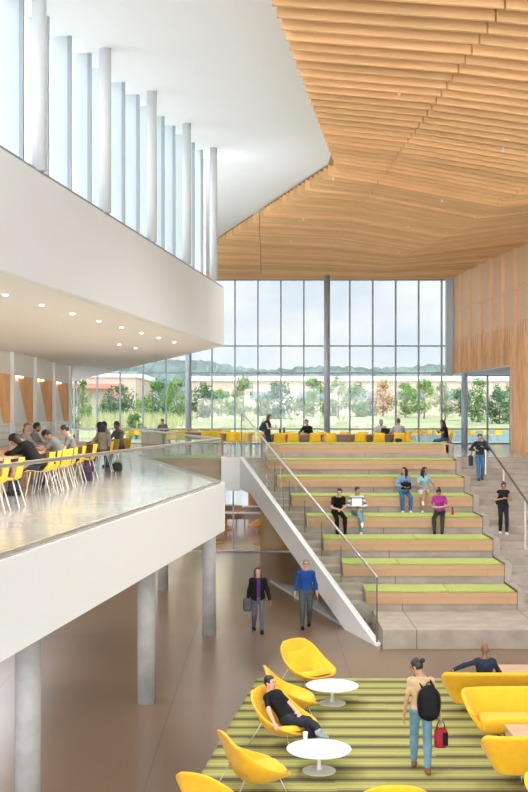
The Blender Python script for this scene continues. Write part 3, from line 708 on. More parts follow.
def long_table(label, x0, x1, y0, y1, h, m, z=UP, n=2):
    t = thing('long_table', label, 'table', ((x0 + x1) / 2, (y0 + y1) / 2, z)); a, c = (x1 - x0) / 2, (y1 - y0) / 2
    b = bm_new(); add_box(b, -a, a, -c, c, h - .045, h); obj('tabletop', b, m, t, bevel=.006)
    for i in range(n):
        if a > c: 
            x = -a + .12 + (2 * a - .24) * i / (n - 1); b = bm_new(); add_box(b, x - .045, x + .045, -c + .06, c - .06, .001, h - .046)
        else:
            y = -c + .12 + (2 * c - .24) * i / (n - 1); b = bm_new(); add_box(b, -a + .06, a - .06, y - .045, y + .045, .001, h - .046)
        obj('leg_panel', b, M['tablewood'], t)
    b = bm_new()
    if a > c: add_box(b, -a + .17, a - .17, -.02, .02, h - .32, h - .046)
    else: add_box(b, -.02, .02, -c + .17, c - .17, h - .32, h - .046)
    obj('apron', b, M['tablewood'], t)
    return t
# row behind the top bench
long_table('long brown table behind the top bench, its left half', -.20, 2.35, 40.55, 41.45, .74, M['tablewood'], n=3)
long_table('long brown table behind the top bench, its right half', 2.40, 5.25, 40.55, 41.45, .74, M['tablewood'], n=3)
near = [279.5, 293, 315, 330.5, 360, 378.5, 399]
for i, px in enumerate(near):
    cafe('yellow chair backing onto the top bench, %s along the long table' % nth(i, 0), X_at(px, 40.1), 40.1, 0, 1, 'yellow chairs at the long table')
far = [262, 288, 304, 322, 345, 364, 381, 398, 407]
for i, px in enumerate(far):
    cafe('yellow chair window side of the long table, %s from its left end' % nth(i, 0), X_at(px, 42.3), 42.3 + .1 * (i % 2), .1 * ((i % 3) - 1), -1, 'yellow chairs at the long table')
# tables to the left of it
long_table('brown table above the stair landing, beside the void', X_at(219, 41.5), X_at(254, 41.5), 41.1, 41.9, .76, M['tablewood'], n=2)
for i, px in enumerate([232, 243]):
    cafe('yellow chair on the near side of the table above the landing, %s' % ['left one', 'right one'][i], X_at(px, 40.8), 40.85, 0, 1, 'yellow chairs above the landing')
for i, px in enumerate([222, 236, 250]):
    cafe('yellow chair on the far side of the table above the landing, %s from the left' % nth(i, 0), X_at(px, 42.6), 42.5, 0, -1, 'yellow chairs above the landing')
long_table('slanting brown table near the glass wall, left of the landing', X_at(166, 45), X_at(205, 45), 44.7, 45.5, .76, M['palewood'], n=2)
for i, (px, y) in enumerate([(172, 44.2), (181, 44.3), (207, 44.3), (214, 44.9)]):
    cafe('yellow chair, near side of the slanting table, %s from the left' % nth(i, 0), X_at(px, y), y, .1, 1, 'yellow chairs at the slanting table')
for i, (px, y) in enumerate([(183, 46.4), (194, 46.4), (205, 46.6), (217, 46.8), (226, 46.6)]):
    cafe('yellow chair, window side of the slanting table, %s from the left' % nth(i, 0), X_at(px, y), y, 0, -1, 'yellow chairs at the slanting table')
t = long_table('pale pinkish table under the seated person at the left windows', X_at(141, 47.5), X_at(163, 47.5), 47.0, 48.0, .74, M['palewood'], n=2)
# row down the balcony
for i, (y0, y1) in enumerate(((14.6, 18.6), (18.7, 22.9), (23.0, 27.4))):
    long_table('long pale table along the niche wall of the balcony, %s section' % ['nearest', 'middle', 'farthest'][i], -5.25, -4.5, y0, y1, .74, M['palewood'], n=3)
by = [16.4, 17.4, 19.95, 20.6, 21.2, 21.8, 22.42, 23.45, 25.0, 27.75]
for i, y in enumerate(by):
    cafe('yellow chair, aisle side of the balcony tables, %s from the near end' % nth(i, 0), -4.13, y, -1, .05 * (i % 3 - 1), 'yellow chairs on the balcony')
for i, y in enumerate([17.8, 19.9, 21.4, 25.35, 26.35]):
    cafe('yellow chair, niche side of the balcony tables, %s from the near end' % nth(i, 0), -5.66, y, 1, 0, 'yellow chairs on the balcony')
cafe('yellow chair holding the seated pair at the far end of the balcony', -4.28, 29.75, -.8, -.5, 'yellow chairs on the balcony')
cafe('yellow chair pulled up behind the balcony group by the glass', -4.08, 30.75, -.7, -.7, 'yellow chairs on the balcony')
long_table('small pale table of the group at the far end of the balcony', -5.2, -4.55, 27.9, 29.5, .74, M['palewood'], n=2)
# outdoors on the terrace
outd = [124, 130, 137, 415, 421, 427, 440, 447, 452, 470, 488, 498]
for i, px in enumerate(outd):
    cafe('yellow chair outside on the paving beyond the glass, %s from the left' % nth(i, 0), X_at(px, 59 + i % 3), 59 + i % 3, (-1) ** i * .5, (-1) ** (i // 2), 'yellow chairs outside', z=3.80)
# back room
for i, (x, y) in enumerate([(-1.9, 47.6), (-.2, 49.0), (-2.4, 53.0)]):
    dup(ch0, (x, y, .007), face((1, -1, .6)[i], -.5), 'yellow lounge chair inside the lower glazed room, %s from the glass' % nth(i, 0))
for i, (x, y) in enumerate([(-1.0, 51.0), (-2.2, 55.5), (-.2, 54.5)]):
    long_table('white topped table in the lower glazed room, %s from the glass' % nth(i, 0), x - .9, x + .9, y - .35, y + .35, .74, M['white_metal'], z=.006, n=2)
# ================================================================== OUTDOORS
bm = bm_new()
def ground(x, y):
    return 3.79 if y < 63 else 3.79 + 1.35 * min(1, (y - 63) / 50) + max(0, y - 113) * .0006
gx = [-140, -70, -30, -12, 0, 12, 30, 70, 140]; gy = [54.15, 58, 63, 75, 90, 113, 160, 260, 420, 700]
g = [[bm.verts.new((x * (1 + .004 * max(0, y - 100)), y, ground(x, y))) for y in gy] for x in gx]
for i in range(len(gx) - 1):
    for j in range(len(gy) - 1):
        f = bm.faces.new((g[i][j], g[i + 1][j], g[i + 1][j + 1], g[i][j + 1])); f.material_index = 1 if gy[j + 1] <= 63 else 0
struct('lawn', bm, [M['lawn'], M['pave']], 'green lawn rising beyond the glass wall', 'lawn')
bm = bm_new()
rs = random.Random(3); n = 420
def ridge(a): return 84 + 10 * math.sin(a * 2.3 + 3.6) + 6 * math.sin(a * 6.1 + 2) + 2.5 * math.sin(a * 17) + rs.uniform(-2.5, 2.5)
for d, kz in ((1700, 1.0),):
    lo, mi, hi = [], [], []
    for i in range(n + 1):
        x = -1300 + 2600 * i / n; h = ridge(i / n * 5) * kz
        lo.append(bm.verts.new((x, d - 500, 0))); mi.append(bm.verts.new((x, d - 150 + rs.uniform(-30, 30), h * .62))); hi.append(bm.verts.new((x, d, h)))
    for i in range(n):
        bm.faces.new((lo[i], lo[i + 1], mi[i + 1], mi[i])); bm.faces.new((mi[i], mi[i + 1], hi[i + 1], hi[i]))
struct('hills', bm, M['hill'], 'long wooded hills on the skyline', 'hills')
M['bld'] = mat('pinkish_cladding', (.55, .44, .37), .8, var=.05, vscale=.2); M['bldtop'] = mat('pale_roof_band', (.80, .79, .78), .6); M['bldred'] = mat('red_steel', (.5, .20, .15), .6); M['bwin'] = mat('dark_strip_window', (.22, .25, .28), .2)
def building(label, x0, x1, y0, y1, h, red=False):
    t = thing('campus_building', label, 'building', ((x0 + x1) / 2, y0, ground(0, y0) - .2)); a = (x1 - x0) / 2
    b = bm_new(); add_box(b, -a, a, 0, y1 - y0, 0, h - .9); obj('wall', b, M['bld'], t)
    b = bm_new(); add_box(b, -a - .4, a + .4, -.5, y1 - y0, h - .9, h); obj('roof', b, M['bldtop'], t)
    for i in range(int(2 * a / 9)):
        x = -a + 5 + 9 * i; b = bm_new(); add_box(b, x - 2.6, x + 2.6, -.06, .1, 3.0, 4.6); obj('strip_window', b, M['bwin'], t)
    if red:
        for x in (a - 12, a - 3): b = bm_new(); add_box(b, x - .5, x + .5, -3, -2, 0, h * .62); obj('post', b, M['bldred'], t)
        b = bm_new(); add_box(b, a - 13, a - 2, -3.2, .1, h * .62, h * .62 + .8); obj('canopy', b, M['bldred'], t)
building('long low pinkish building behind the trees, right part of the lawn', -14, 95, 200, 230, 7.4)
building('low pinkish building with red entrance canopy at the far left', -75, -22, 185, 215, 7.6, True)
# trees
leafm = {}
for k, c in dict(mid=(.075, .19, .035), dark=(.04, .12, .04), light=(.15, .27, .055), pale=(.21, .29, .14), autumn=(.42, .24, .09)).items(): leafm[k] = mat('leaf_' + k, c, .7, var=.45, vscale=1.3)
M['bark'] = mat('grey_bark', (.28, .23, .19), .9, var=.2, vscale=6)
def make_tree(name, label, x, y, h, wd, kind, seed, group, dense=1.0, low=.12, z=None):
    r = random.Random(seed); t = thing(name, label, 'tree', (x, y, ground(x, y) - .05 if z is None else z), 0, group)
    b = bm_new(); add_tube(b, [(0, 0, 0), (.08, 0, h * .35), (-.04, .05, h * .8)], [h * .022, h * .015, h * .004], 7)
    for q in range(7):
        a = r.uniform(0, 6.28); zz = h * r.uniform(.18, .6); l = wd * .42
        add_tube(b, [(0, 0, zz), (l * .5 * math.cos(a), l * .5 * math.sin(a), zz + h * .10), (l * math.cos(a), l * math.sin(a), zz + h * .22)], [h * .008, h * .005, h * .002], 5, False)
    obj('trunk', b, M['bark'], t, smooth=True)
    b = bm_new(); cl = []
    for q in range(int(46 * dense)):
        zz = r.uniform(low, 1.0); prof = math.sin(PI * min(1, max(.06, ((zz - low) / (1 - low)) * .86 + .12))) ** .7
        a = r.uniform(0, 6.28); rr = wd / 2 * prof * math.sqrt(r.random()) * .9
        cl.append((rr * math.cos(a), rr * math.sin(a), zz * h * .95, r.uniform(.10, .19) * wd))
    for (cx, cy, cz, cr) in cl:
        for q in range(34):
            d = Vector((r.gauss(0, 1), r.gauss(0, 1), r.gauss(0, .8))); d.normalize(); p = Vector((cx, cy, cz)) + d * cr * r.uniform(.5, 1.1)
            u = Vector((r.gauss(0, 1), r.gauss(0, 1), r.gauss(0, 1))).normalized(); v = u.orthogonal().normalized(); s = r.uniform(.07, .15) * (wd / 3.5) ** .5
            b.faces.new([b.verts.new(p + q2) for q2 in (u * s, v * s * .6, -u * s, -v * s * .6)])
    me_o = obj('crown', b, leafm[kind], t)
    return t
TREES = [(84, 384, 18, 'light', 95), (117, 386, 40, 'dark', 110), (103, 402, 20, 'light', 120), (158, 381, 34, 'mid', 105), (176, 376, 28, 'light', 100), (203, 384, 32, 'dark', 110), (221, 389, 24, 'light', 118), (243, 376, 28, 'pale', 100), (262, 394, 20, 'mid', 125), (279, 382, 42, 'dark', 105), (313, 378, 30, 'light', 112), (303, 398, 22, 'mid', 126), (338, 374, 22, 'pale', 108), (357, 384, 30, 'mid', 112), (383, 380, 30, 'autumn', 116), (405, 383, 32, 'light', 110), (424, 379, 30, 'light', 106), (445, 376, 24, 'pale', 100), (478, 378, 34, 'mid', 96), (499, 384, 34, 'dark', 92), (515, 380, 30, 'mid', 98), (460, 388, 26, 'dark', 118), (370, 398, 22, 'dark', 130), (234, 402, 22, 'mid', 130), (142, 398, 20, 'light', 128), (331, 400, 22, 'dark', 132)]
TL = dict(mid='mid green', dark='dark green', light='light green', pale='pale silvery', autumn='orange-brown autumn')
seen = {}
for i, (px, top, wpx, kd, Y) in enumerate(TREES):
    s = FPX / Y; x = X_at(px, Y); zb = ground(x, Y); h = EYE + (HY - top) / s - zb
    where = 'left of the first steel column' if px < 188 else ('between the tall steel columns' if px < 327 else ('between the middle column and the fir wall' if px < 452 else 'under the hanging fir wall'))
    key = (kd, where); seen[key] = seen.get(key, 0) + 1
    make_tree('lawn_tree', '%s leafy tree %s, %s such' % (TL[kd], where, nth(sorted([q[0] for q in TREES if q[3] == kd and (('a' if q[0] < 188 else 'b' if q[0] < 327 else 'c' if q[0] < 452 else 'd') == ('a' if px < 188 else 'b' if px < 327 else 'c' if px < 452 else 'd'))]).index(px), 0)), x, Y, h, wpx / s, kd, i + 11, 'trees on the lawn', 1.0 if wpx > 25 else .8, low=.06 if kd in ('dark', 'mid') else .16)
make_tree('young_tree', 'young leafy tree just outside the left glass corner', X_at(77, 60), 60, 4.6, 1.7, 'light', 88, None, .5, .2)
# meadow grasses on the left
r = random.Random(5); b = bm_new()
for i in range(5200):
    x = r.uniform(-24, -8.0) * r.uniform(.8, 1.1); y = r.uniform(78, 108); hgt = r.uniform(.4, 1.0); a = r.uniform(0, 6.28); z = ground(x, y)
    dx, dy = math.cos(a) * .05, math.sin(a) * .05; lx, ly = r.uniform(-.25, .25), r.uniform(-.25, .25)
    b.faces.new([b.verts.new(q) for q in ((x - dx, y - dy, z), (x + dx, y + dy, z), (x + lx, y + ly, z + hgt))])
tag(obj('meadow_grass', b, mat('meadow_grass', (.42, .43, .21), .9, var=.25, vscale=.4)), 'tall yellow-green meadow grass on the left of the lawn', 'grass', kind='stuff')
bush = make_tree('round_bush', 'round grey-green bush at the edge of the left lawn', X_at(135, 66), 66, 1.5, 1.6, 'mid', 99, None, .5, .02, None)
# low teal glass screen outside
t = thing('terrace_screen', 'low teal glass screen along the outdoor paving on the right', 'screen', (X_at(455, 62), 62.5, 3.79))
b = bm_new(); add_box(b, -4.2, 4.2, -.05, .05, 0, .62); obj('panel', b, mat('teal_panel', (.22, .35, .37), .3), t)
b = bm_new(); add_box(b, -4.2, 4.2, -.06, .06, .62, .67); obj('top_rail', b, M['mull'], t)
# ================================================================== PEOPLE
def surface_net(F, org, h):
    """closed surface of the field F < 0 on a regular grid: one vertex per mixed cell"""
    S = F < 0; nx, ny, nz = F.shape
    offs = [(i, j, k) for i in (0, 1) for j in (0, 1) for k in (0, 1)]
    def cs(A, o): return A[o[0]:nx - 1 + o[0], o[1]:ny - 1 + o[1], o[2]:nz - 1 + o[2]]
    cnt = sum(cs(S, o).astype(np.int8) for o in offs); act = (cnt > 0) & (cnt < 8)
    idx = -np.ones(act.shape, np.int64); ijk = np.argwhere(act); idx[act] = np.arange(len(ijk))
    pos = np.zeros((len(ijk), 3)); num = np.zeros(len(ijk))
    for a in range(3):
        for o in offs:
            if o[a]: continue
            o2 = list(o); o2[a] = 1
            A = F[ijk[:, 0] + o[0], ijk[:, 1] + o[1], ijk[:, 2] + o[2]]; B = F[ijk[:, 0] + o2[0], ijk[:, 1] + o2[1], ijk[:, 2] + o2[2]]
            c = (A < 0) != (B < 0); t = np.where(c, A / np.where(c, A - B, 1), 0)
            p = np.array(o, float)[None, :].repeat(len(ijk), 0); p[:, a] += t
            pos += p * c[:, None]; num += c
    V = (ijk + pos / num[:, None]) * h + np.array(org)
    faces = []
    for a in range(3):
        b, c = (a + 1) % 3, (a + 2) % 3
        sl0 = [slice(1, -1)] * 3; sl1 = [slice(1, -1)] * 3; sl0[a] = slice(0, -1); sl1[a] = slice(1, None)
        s0, s1 = S[tuple(sl0)], S[tuple(sl1)]; e = np.argwhere(s0 != s1)
        if not len(e): continue
        e = e + 1; e[:, a] -= 1; flip = S[e[:, 0], e[:, 1], e[:, 2]]
        q = []
        for (db, dc) in ((-1, -1), (0, -1), (0, 0), (-1, 0)):
            d = e.copy(); d[:, b] += db; d[:, c] += dc; q.append(idx[d[:, 0], d[:, 1], d[:, 2]])
        q = np.stack(q, 1); q = np.where(flip[:, None], q, q[:, ::-1]); faces.append(q)
    return V, np.concatenate(faces)
class Field:
    def __init__(s): s.p = []; s.cut = []
    def cone(s, a, b, ra, rb=None, k=.02): s.p.append(('c', np.array(a, float), np.array(b, float), ra, ra if rb is None else rb, k)); return s
    def ell(s, c, ax, r, k=.03): s.p.append(('e', np.array(c, float), np.array(ax, float), np.array(r, float), 0, k)); return s
    def box(s, c, ax, r, rd=.03, k=.01): s.p.append(('b', np.array(c, float), np.array(ax, float), np.array(r, float), rd, k)); return s
    def plane(s, n, p): n = np.array(n, float); s.cut.append(('p', n, float(np.dot(n, np.array(p, float))))); return s   # keeps n.x <= n.p
    def wedge(s, n1, p1, n2, p2): s.cut.append(('w', np.array(n1, float), float(np.dot(n1, p1)), np.array(n2, float), float(np.dot(n2, p2)))); return s
    def mesh(s, h):
        lo, hi = [], []
        for q in s.p:
            if q[0] == 'c': r = max(q[3], q[4]); lo.append(np.minimum(q[1], q[2]) - r); hi.append(np.maximum(q[1], q[2]) + r)
            else: r = np.abs(q[2]).T @ q[3] + 1e-3; lo.append(q[1] - r); hi.append(q[1] + r)
        org = np.min(lo, 0) - 3 * h; end = np.max(hi, 0) + 3 * h; n = np.ceil((end - org) / h).astype(int) + 1
        F = np.full(n, .2, np.float32)
        for q, l, u in zip(s.p, lo, hi):
            m = q[5] + 3 * h; i0 = np.maximum(0, ((l - m - org) / h).astype(int)); i1 = np.minimum(n, ((u + m - org) / h).astype(int) + 2)
            g = [org[a] + h * np.arange(i0[a], i1[a]) for a in range(3)]
            X = np.stack(np.meshgrid(*g, indexing='ij'), -1)
            if q[0] == 'c':
                ab = q[2] - q[1]; L2 = max(1e-9, ab @ ab); t = np.clip(((X - q[1]) @ ab) / L2, 0, 1)
                d = np.linalg.norm(X - q[1] - t[..., None] * ab, axis=-1) - (q[3] + (q[4] - q[3]) * t)
            elif q[0] == 'e':
                Y = (X - q[1]) @ q[2].T; k0 = np.linalg.norm(Y / q[3], axis=-1); k1 = np.linalg.norm(Y / q[3] ** 2, axis=-1); d = k0 * (k0 - 1) / np.maximum(k1, 1e-6)
            else:
                Y = np.abs((X - q[1]) @ q[2].T) - (q[3] - q[4]); d = np.linalg.norm(np.maximum(Y, 0), axis=-1) + np.minimum(Y.max(-1), 0) - q[4]
            sub = F[i0[0]:i1[0], i0[1]:i1[1], i0[2]:i1[2]]; k = q[5]
            hh = np.clip(.5 + .5 * (sub - d) / k, 0, 1); sub[...] = sub * (1 - hh) + d * hh - k * hh * (1 - hh)
        if s.cut:
            g = [org[a] + h * np.arange(n[a]) for a in range(3)]; X = np.stack(np.meshgrid(*g, indexing='ij'), -1)
            for c in s.cut:
                if c[0] == 'p': F = np.maximum(F, X @ c[1] - c[2])
                elif c[0] == 'w': F = np.maximum(F, np.minimum(X @ c[1] - c[2], X @ c[3] - c[4]))
                else: F = np.maximum(F, np.minimum((X - c[2]) @ c[1], c[5] - np.abs((X - c[4]) @ c[3])))
        return surface_net(F.astype(np.float64), org, h)
def field_obj(name, fld, h, m, parent=None, smooth=True):
    V, Q = fld.mesh(h); me = bpy.data.meshes.new(name); me.from_pydata(V.tolist(), [], Q.tolist())
    me.polygons.foreach_set('use_smooth', [smooth] * len(me.polygons)); me.materials.append(m)
    o = bpy.data.objects.new(name, me); C.objects.link(o)
    if parent: o.parent = parent
    return o
CLOTH = {}
def cloth(col, rough=.85):
    k = tuple(col)
    if k not in CLOTH: CLOTH[k] = mat('cloth_%d' % len(CLOTH), col, rough, spec=.2, var=.10, vscale=14, bump=.15, bscale=60)
    return CLOTH[k]
SKIN = dict(light=mat('skin_light', (.60, .36, .25), .5), tan=mat('skin_tan', (.42, .23, .14), .5), brown=mat('skin_brown', (.20, .10, .06), .5))
HAIRM = dict(black=mat('hair_black', (.012, .010, .010), .45), brown=mat('hair_brown', (.07, .035, .02), .5), red=mat('hair_auburn', (.26, .09, .03), .5), grey=mat('hair_grey', (.22, .20, .18), .6), blond=mat('hair_blond', (.42, .24, .08), .5))
EYEM = mat('eye_dark', (.02, .015, .012), .2); LIPM = mat('lips', (.36, .12, .10), .5)
def V3(*a): return np.array(a, float)
def unit(v): v = np.array(v, float); return v / max(1e-9, np.linalg.norm(v))
def rot(v, axis, ang): return np.array(Matrix.Rotation(ang, 3, Vector(axis)) @ Vector(v))
def ik(a, b, l1, l2, hint):
    """middle joint between a and b; b is pulled in when out of reach"""
    a, b = np.array(a, float), np.array(b, float); d = b - a; L = np.linalg.norm(d); mxl = (l1 + l2) * .995
    if L > mxl: b = a + d * mxl / L; d = b - a; L = mxl
    L = max(L, abs(l1 - l2) + .01); u = d / np.linalg.norm(d); x = (l1 * l1 - l2 * l2 + L * L) / (2 * L); y = math.sqrt(max(0, l1 * l1 - x * x))
    h = np.array(hint, float); h = h - u * (h @ u); h = unit(h)
    return a + u * x + h * y, b
def person(label, loc, facing, H=1.7, pelvis=(0, 0, .93), lean=0, side=0, twist=0, feet=None, toes=(0, 0), hands=None, elbows=None, knees=None, head=(0, 0), female=False,
           skin='light', hair='black', hairstyle='short', top=(.1, .1, .1), sleeve='short', legs=(.05, .05, .06), legwear='long', shoes=(.02, .02, .02), jacket=None, coat_hem=-.10, stripes=None, beard=False, vox=.014, group=None, glasses=False):
    S = H / 1.75; P = thing('person', label, 'person', loc, face(*facing), group)
    P.scale = (S, S, S)
    w = .92 if female else 1.0
    pel = V3(*pelvis); ln = math.radians(lean)
    u = V3(math.sin(math.radians(side)), math.sin(ln), math.cos(ln)); u = unit(u)
    f = unit(V3(0, math.cos(ln), -math.sin(ln))); f = unit(f - u * (f @ u)); f = rot(f, u, math.radians(twist)); r = np.cross(f, u)
    f0 = V3(0, 1, 0); r0 = V3(1, 0, 0)
    ax = np.stack([r, f, u])
    waist, chest, neck = pel + u * .16, pel + u * .34, pel + u * .50
    sw_ = .150 if female else .168
    sh = [pel + u * .435 - r * sw_, pel + u * .435 + r * sw_]
    hip = [pel - r0 * .088 - V3(0, 0, .02), pel + r0 * .088 - V3(0, 0, .02)]
    if feet is None: feet = [(-.10, 0, .08), (.10, 0, .08)]
    if hands is None: hands = [(-.27, .06, .80), (.27, .06, .80)]
    if elbows is None: elbows = [(-.5, -.7, -.2), (.5, -.7, -.2)]
    if knees is None: knees = [(-.08, 1, .2), (.08, 1, .2)]
    hy, hp = math.radians(head[0]), math.radians(head[1])
    hf = rot(f, u, hy); hr = np.cross(hf, u); hu = rot(u, hr, -hp); hf = rot(hf, hr, -hp)
    hax = np.stack([hr, hf, hu]); hb = neck + u * .04; hc = hb + hu * .13 + hf * .025
    B, TOP, LEG, HAIR = Field(), Field(), Field(), Field()
    infl = .014
    # torso
    for F_, e in ((B, -.006), (TOP, infl)):
        F_.ell(pel + u * .02, ax, V3(.158 + e, .112 + e, .125 + e), .05)
        F_.ell(waist, ax, V3(.138 * w + e, .098 + e, .15 + e), .06)
        F_.ell(chest, ax, V3(.158 * w + e, .108 + e, .165 + e), .06)
        F_.cone(sh[0] + r * .03, sh[1] - r * .03, .050 + e, None, .05)
        for q in (0, 1): F_.cone(neck + u * .0, sh[q], .050 + e * .5, .046 + e, .05)
    if female and jacket is None: 
        for sx in (-1, 1): TOP.ell(chest + r * .07 * sx + f * .08 + u * .0, ax, V3(.065, .06, .065), .03)
    B.cone(neck - u * .03, hb + hu * .06, .056 * w, .05 * w, .03)
    # head
    B.ell(hc + hu * .02, hax, V3(.074, .094, .10), .03)
    B.ell(hc + hf * .022 - hu * .055, hax, V3(.056, .068, .062), .03)
    B.cone(hc + hf * .088 + hu * .012, hc + hf * .110 - hu * .022, .008, .014, .012)
    B.ell(hc + hf * .075 + hu * .038, hax, V3(.05, .022, .012), .012)                      # brow
    for sx in (-1, 1): B.ell(hc + hr * .076 * sx - hu * .005, hax, V3(.010, .024, .034), .01)
    # arms
    wr_, dirs = [], []
    for i in (0, 1):
        el, wr = ik(sh[i], hands[i], .285, .25, elbows[i])
        sx = (-1, 1)[i]
        B.cone(sh[i], el, .046 * w, .037 * w, .03); B.cone(el, wr, .037 * w, .026 * w, .02)
        if sleeve != 'none':
            end = {'short': sh[i] + (el - sh[i]) * .62, 'long': el}[sleeve]
            TOP.cone(sh[i], end, .051 * w, (.050 if sleeve == 'short' else .047) * w, .03)
            if sleeve == 'long': TOP.cone(el, el + (wr - el) * .94, .050 * w, .038 * w, .02)
        d = unit(wr - el); pn = unit(np.cross(d, V3(0, 0, 1)) if abs(d[2]) < .9 else r * 1.0); 
        side_ = unit(np.cross(pn, d)); 
        # palm faces the body / down: thin axis tn, wide axis wd
        tn = unit(V3(-sx, 0, 0) - d * (V3(-sx, 0, 0) @ d)) if abs(d[2]) > .6 else unit(V3(0, 0, -1) - d * (V3(0, 0, -1) @ d))
        wd = np.cross(d, tn); fw = wd if wd @ f > 0 or abs(wd @ f) < .2 else -wd
        if abs(d[2]) <= .6: fw = wd if wd[0] * -sx > 0 else -wd
        pc = wr + d * .05
        B.ell(pc, np.stack([fw, tn, d]), V3(.040, .016, .052), .012)
        fr = max(.0088, vox * .72)
        for q, L in enumerate((.066, .076, .072, .056)):
            o = fw * (.030 - .020 * q); k0 = pc + d * .040 + o; k1 = k0 + (d * .9 + tn * .3) * L * .55; k2 = k1 + (d * .5 + tn * .75) * L * .5
            B.cone(k0, k1, fr, fr * .95, .004); B.cone(k1, k2, fr * .95, fr * .85, .004)
        t0 = wr + d * .025 + fw * .025; t1 = t0 + (d * .6 + fw * .7) * .036; t2 = t1 + (d * .9 + fw * .1 + tn * .3) * .03
        B.cone(t0, t1, fr * 1.3, fr * 1.1, .008); B.cone(t1, t2, fr * 1.1, fr * .95, .004)
        wr_.append(wr); dirs.append(d)
    # legs
    sho = []
    for i in (0, 1):
        kn, an = ik(hip[i], feet[i], .43, .42, knees[i])
        B.cone(hip[i], kn, .078 * w, .052, .04); B.cone(kn, an, .050, .036, .02)
        cal = kn + (an - kn) * .3 - unit(np.cross(unit(an - kn), r0)) * -.012; B.ell(cal, np.stack([r0, unit(np.cross(unit(an - kn), r0)), unit(an - kn)]), V3(.050, .054, .12), .03)
        shin = unit(an - kn)
        td = rot(f0, (0, 0, 1), math.radians(-toes[i])); 
        tl = td if feet[i][2] < .14 else unit(td + V3(0, 0, -.5 if len(feet[i]) < 4 else feet[i][3]))
        sole = an - V3(0, 0, .045)
        SH = Field(); a0 = sole - tl * .045; a1 = sole + tl * .125
        SH.cone(a0, sole + tl * .06, .040, .040, .02); SH.cone(sole + tl * .05, a1, .041, .033, .02); SH.cone(an + V3(0, 0, .0), sole, .043, .04, .02)
        if feet[i][2] < .14: SH.plane((0, 0, -1), (0, 0, an[2] - .078))
        B.cone(an, sole + tl * .02, .036, .03, .02); sho.append(SH)
        if legwear == 'long':
            LEG.cone(hip[i], kn, .092 * w, .066, .05); LEG.cone(kn, kn + (an - kn) * .93, .066, .050, .02)
            LEG.ell(cal, np.stack([r0, unit(np.cross(shin, r0)), shin]), V3(.062, .066, .12), .03)
        elif legwear == 'shorts': LEG.cone(hip[i], hip[i] + (kn - hip[i]) * .5, .096 * w, .082, .05)
    LEG.ell(pel + u * .0, ax, V3(.170, .128, .115), .05)
    LEG.plane(u, pel + u * .075)
    hem = coat_hem if jacket is None else -.02
    TOP.plane(-u, pel + u * (hem if lean < 40 else 0)); TOP.plane(u, neck + u * .012)
    # hair
    if hairstyle != 'bald':
        HAIR.ell(hc + hu * .024 - hf * .010, hax, V3(.083, .102, .106), .02)
        HAIR.wedge(hf, hc + hf * .048, -hu, hc + hu * .062)
        if hairstyle in ('short', 'crop'): HAIR.plane(-hu, hc - hu * .055); HAIR.wedge(hf, hc - hf * .01, -hu, hc - hu * .0)
        if hairstyle == 'bun': HAIR.ell(hc + hu * .06 - hf * .125, hax, V3(.042, .042, .040), .012); HAIR.plane(-hu, hc - hu * .07)
        if hairstyle == 'pony': HAIR.cone(hc + hu * .04 - hf * .10, hc - hf * .15 - hu * .10, .035, .02, .02); HAIR.cone(hc - hf * .15 - hu * .10, hc - hf * .12 - hu * .22, .026, .012, .02)
        if hairstyle in ('long', 'shoulder'):
            e = -.30 if hairstyle == 'long' else -.18
            for sx in (-1, 0, 1): HAIR.cone(hc - hf * .045 + hr * .05 * sx, hc - hf * (.075) + hr * .062 * sx + u * e, .062, .045, .03)
            for sx in (-1, 1): HAIR.cone(hc + hr * .072 * sx - hf * .01, hc + hr * .085 * sx - hf * .0 + u * (e * .75), .028, .03, .02)
    field_obj('body', B, vox, SKIN[skin], P)
    field_obj('top' if stripes is None else 'sweater', TOP, vox, stripes or cloth(top), P)
    if legwear != 'none': field_obj('trousers' if legwear == 'long' else 'shorts', LEG, vox, cloth(legs), P)
    for SH in sho: field_obj('shoe', SH, vox, cloth(shoes), P)
    if hairstyle != 'bald': field_obj('hair', HAIR, vox, HAIRM[hair], P)
    if beard:
        BD = Field(); BD.ell(hc + hf * .030 - hu * .065, hax, V3(.058, .068, .055), .02); BD.plane(hu, hc - hu * .045); field_obj('beard', BD, vox, HAIRM[hair], P)
    if jacket is not None:
        J = Field(); e = .028
        J.ell(pel + u * .02, ax, V3(.165 + e, .12 + e, .14 + e), .05); J.ell(waist, ax, V3(.142 * w + e, .104 + e, .15 + e), .06); J.ell(chest, ax, V3(.160 * w + e, .112 + e, .165 + e), .06)
        J.cone(sh[0] + r * .03, sh[1] - r * .03, .052 + e, None, .05)
        for q in (0, 1): J.cone(neck, sh[q], .056, .052 + e, .05)
        for i in (0, 1):
            el, wr = ik(sh[i], hands[i], .285, .25, elbows[i]); J.cone(sh[i], el, .066, .056, .04); J.cone(el, el + (wr - el) * .92, .060, .046, .02)
        J.plane(-u, pel + u * coat_hem); J.plane(u, neck + u * .005)
        # open front
        J.cut.append(('w3', f, chest + f * .02, r, chest, .045))
        field_obj('jacket', J, vox, cloth(jacket), P)
    for sx in (-1, 1):
        b = bm_new(); c = hc + hr * .032 * sx + hf * .086 + hu * .018; add_ball(b, tuple(c), .0115, 1); obj('eye', b, EYEM, P, smooth=True)
    b = bm_new(); c = hc + hf * .089 - hu * .052; add_ball(b, tuple(c), .010, 1, (2.2, .8, .7)); obj('mouth', b, LIPM, P, smooth=True)
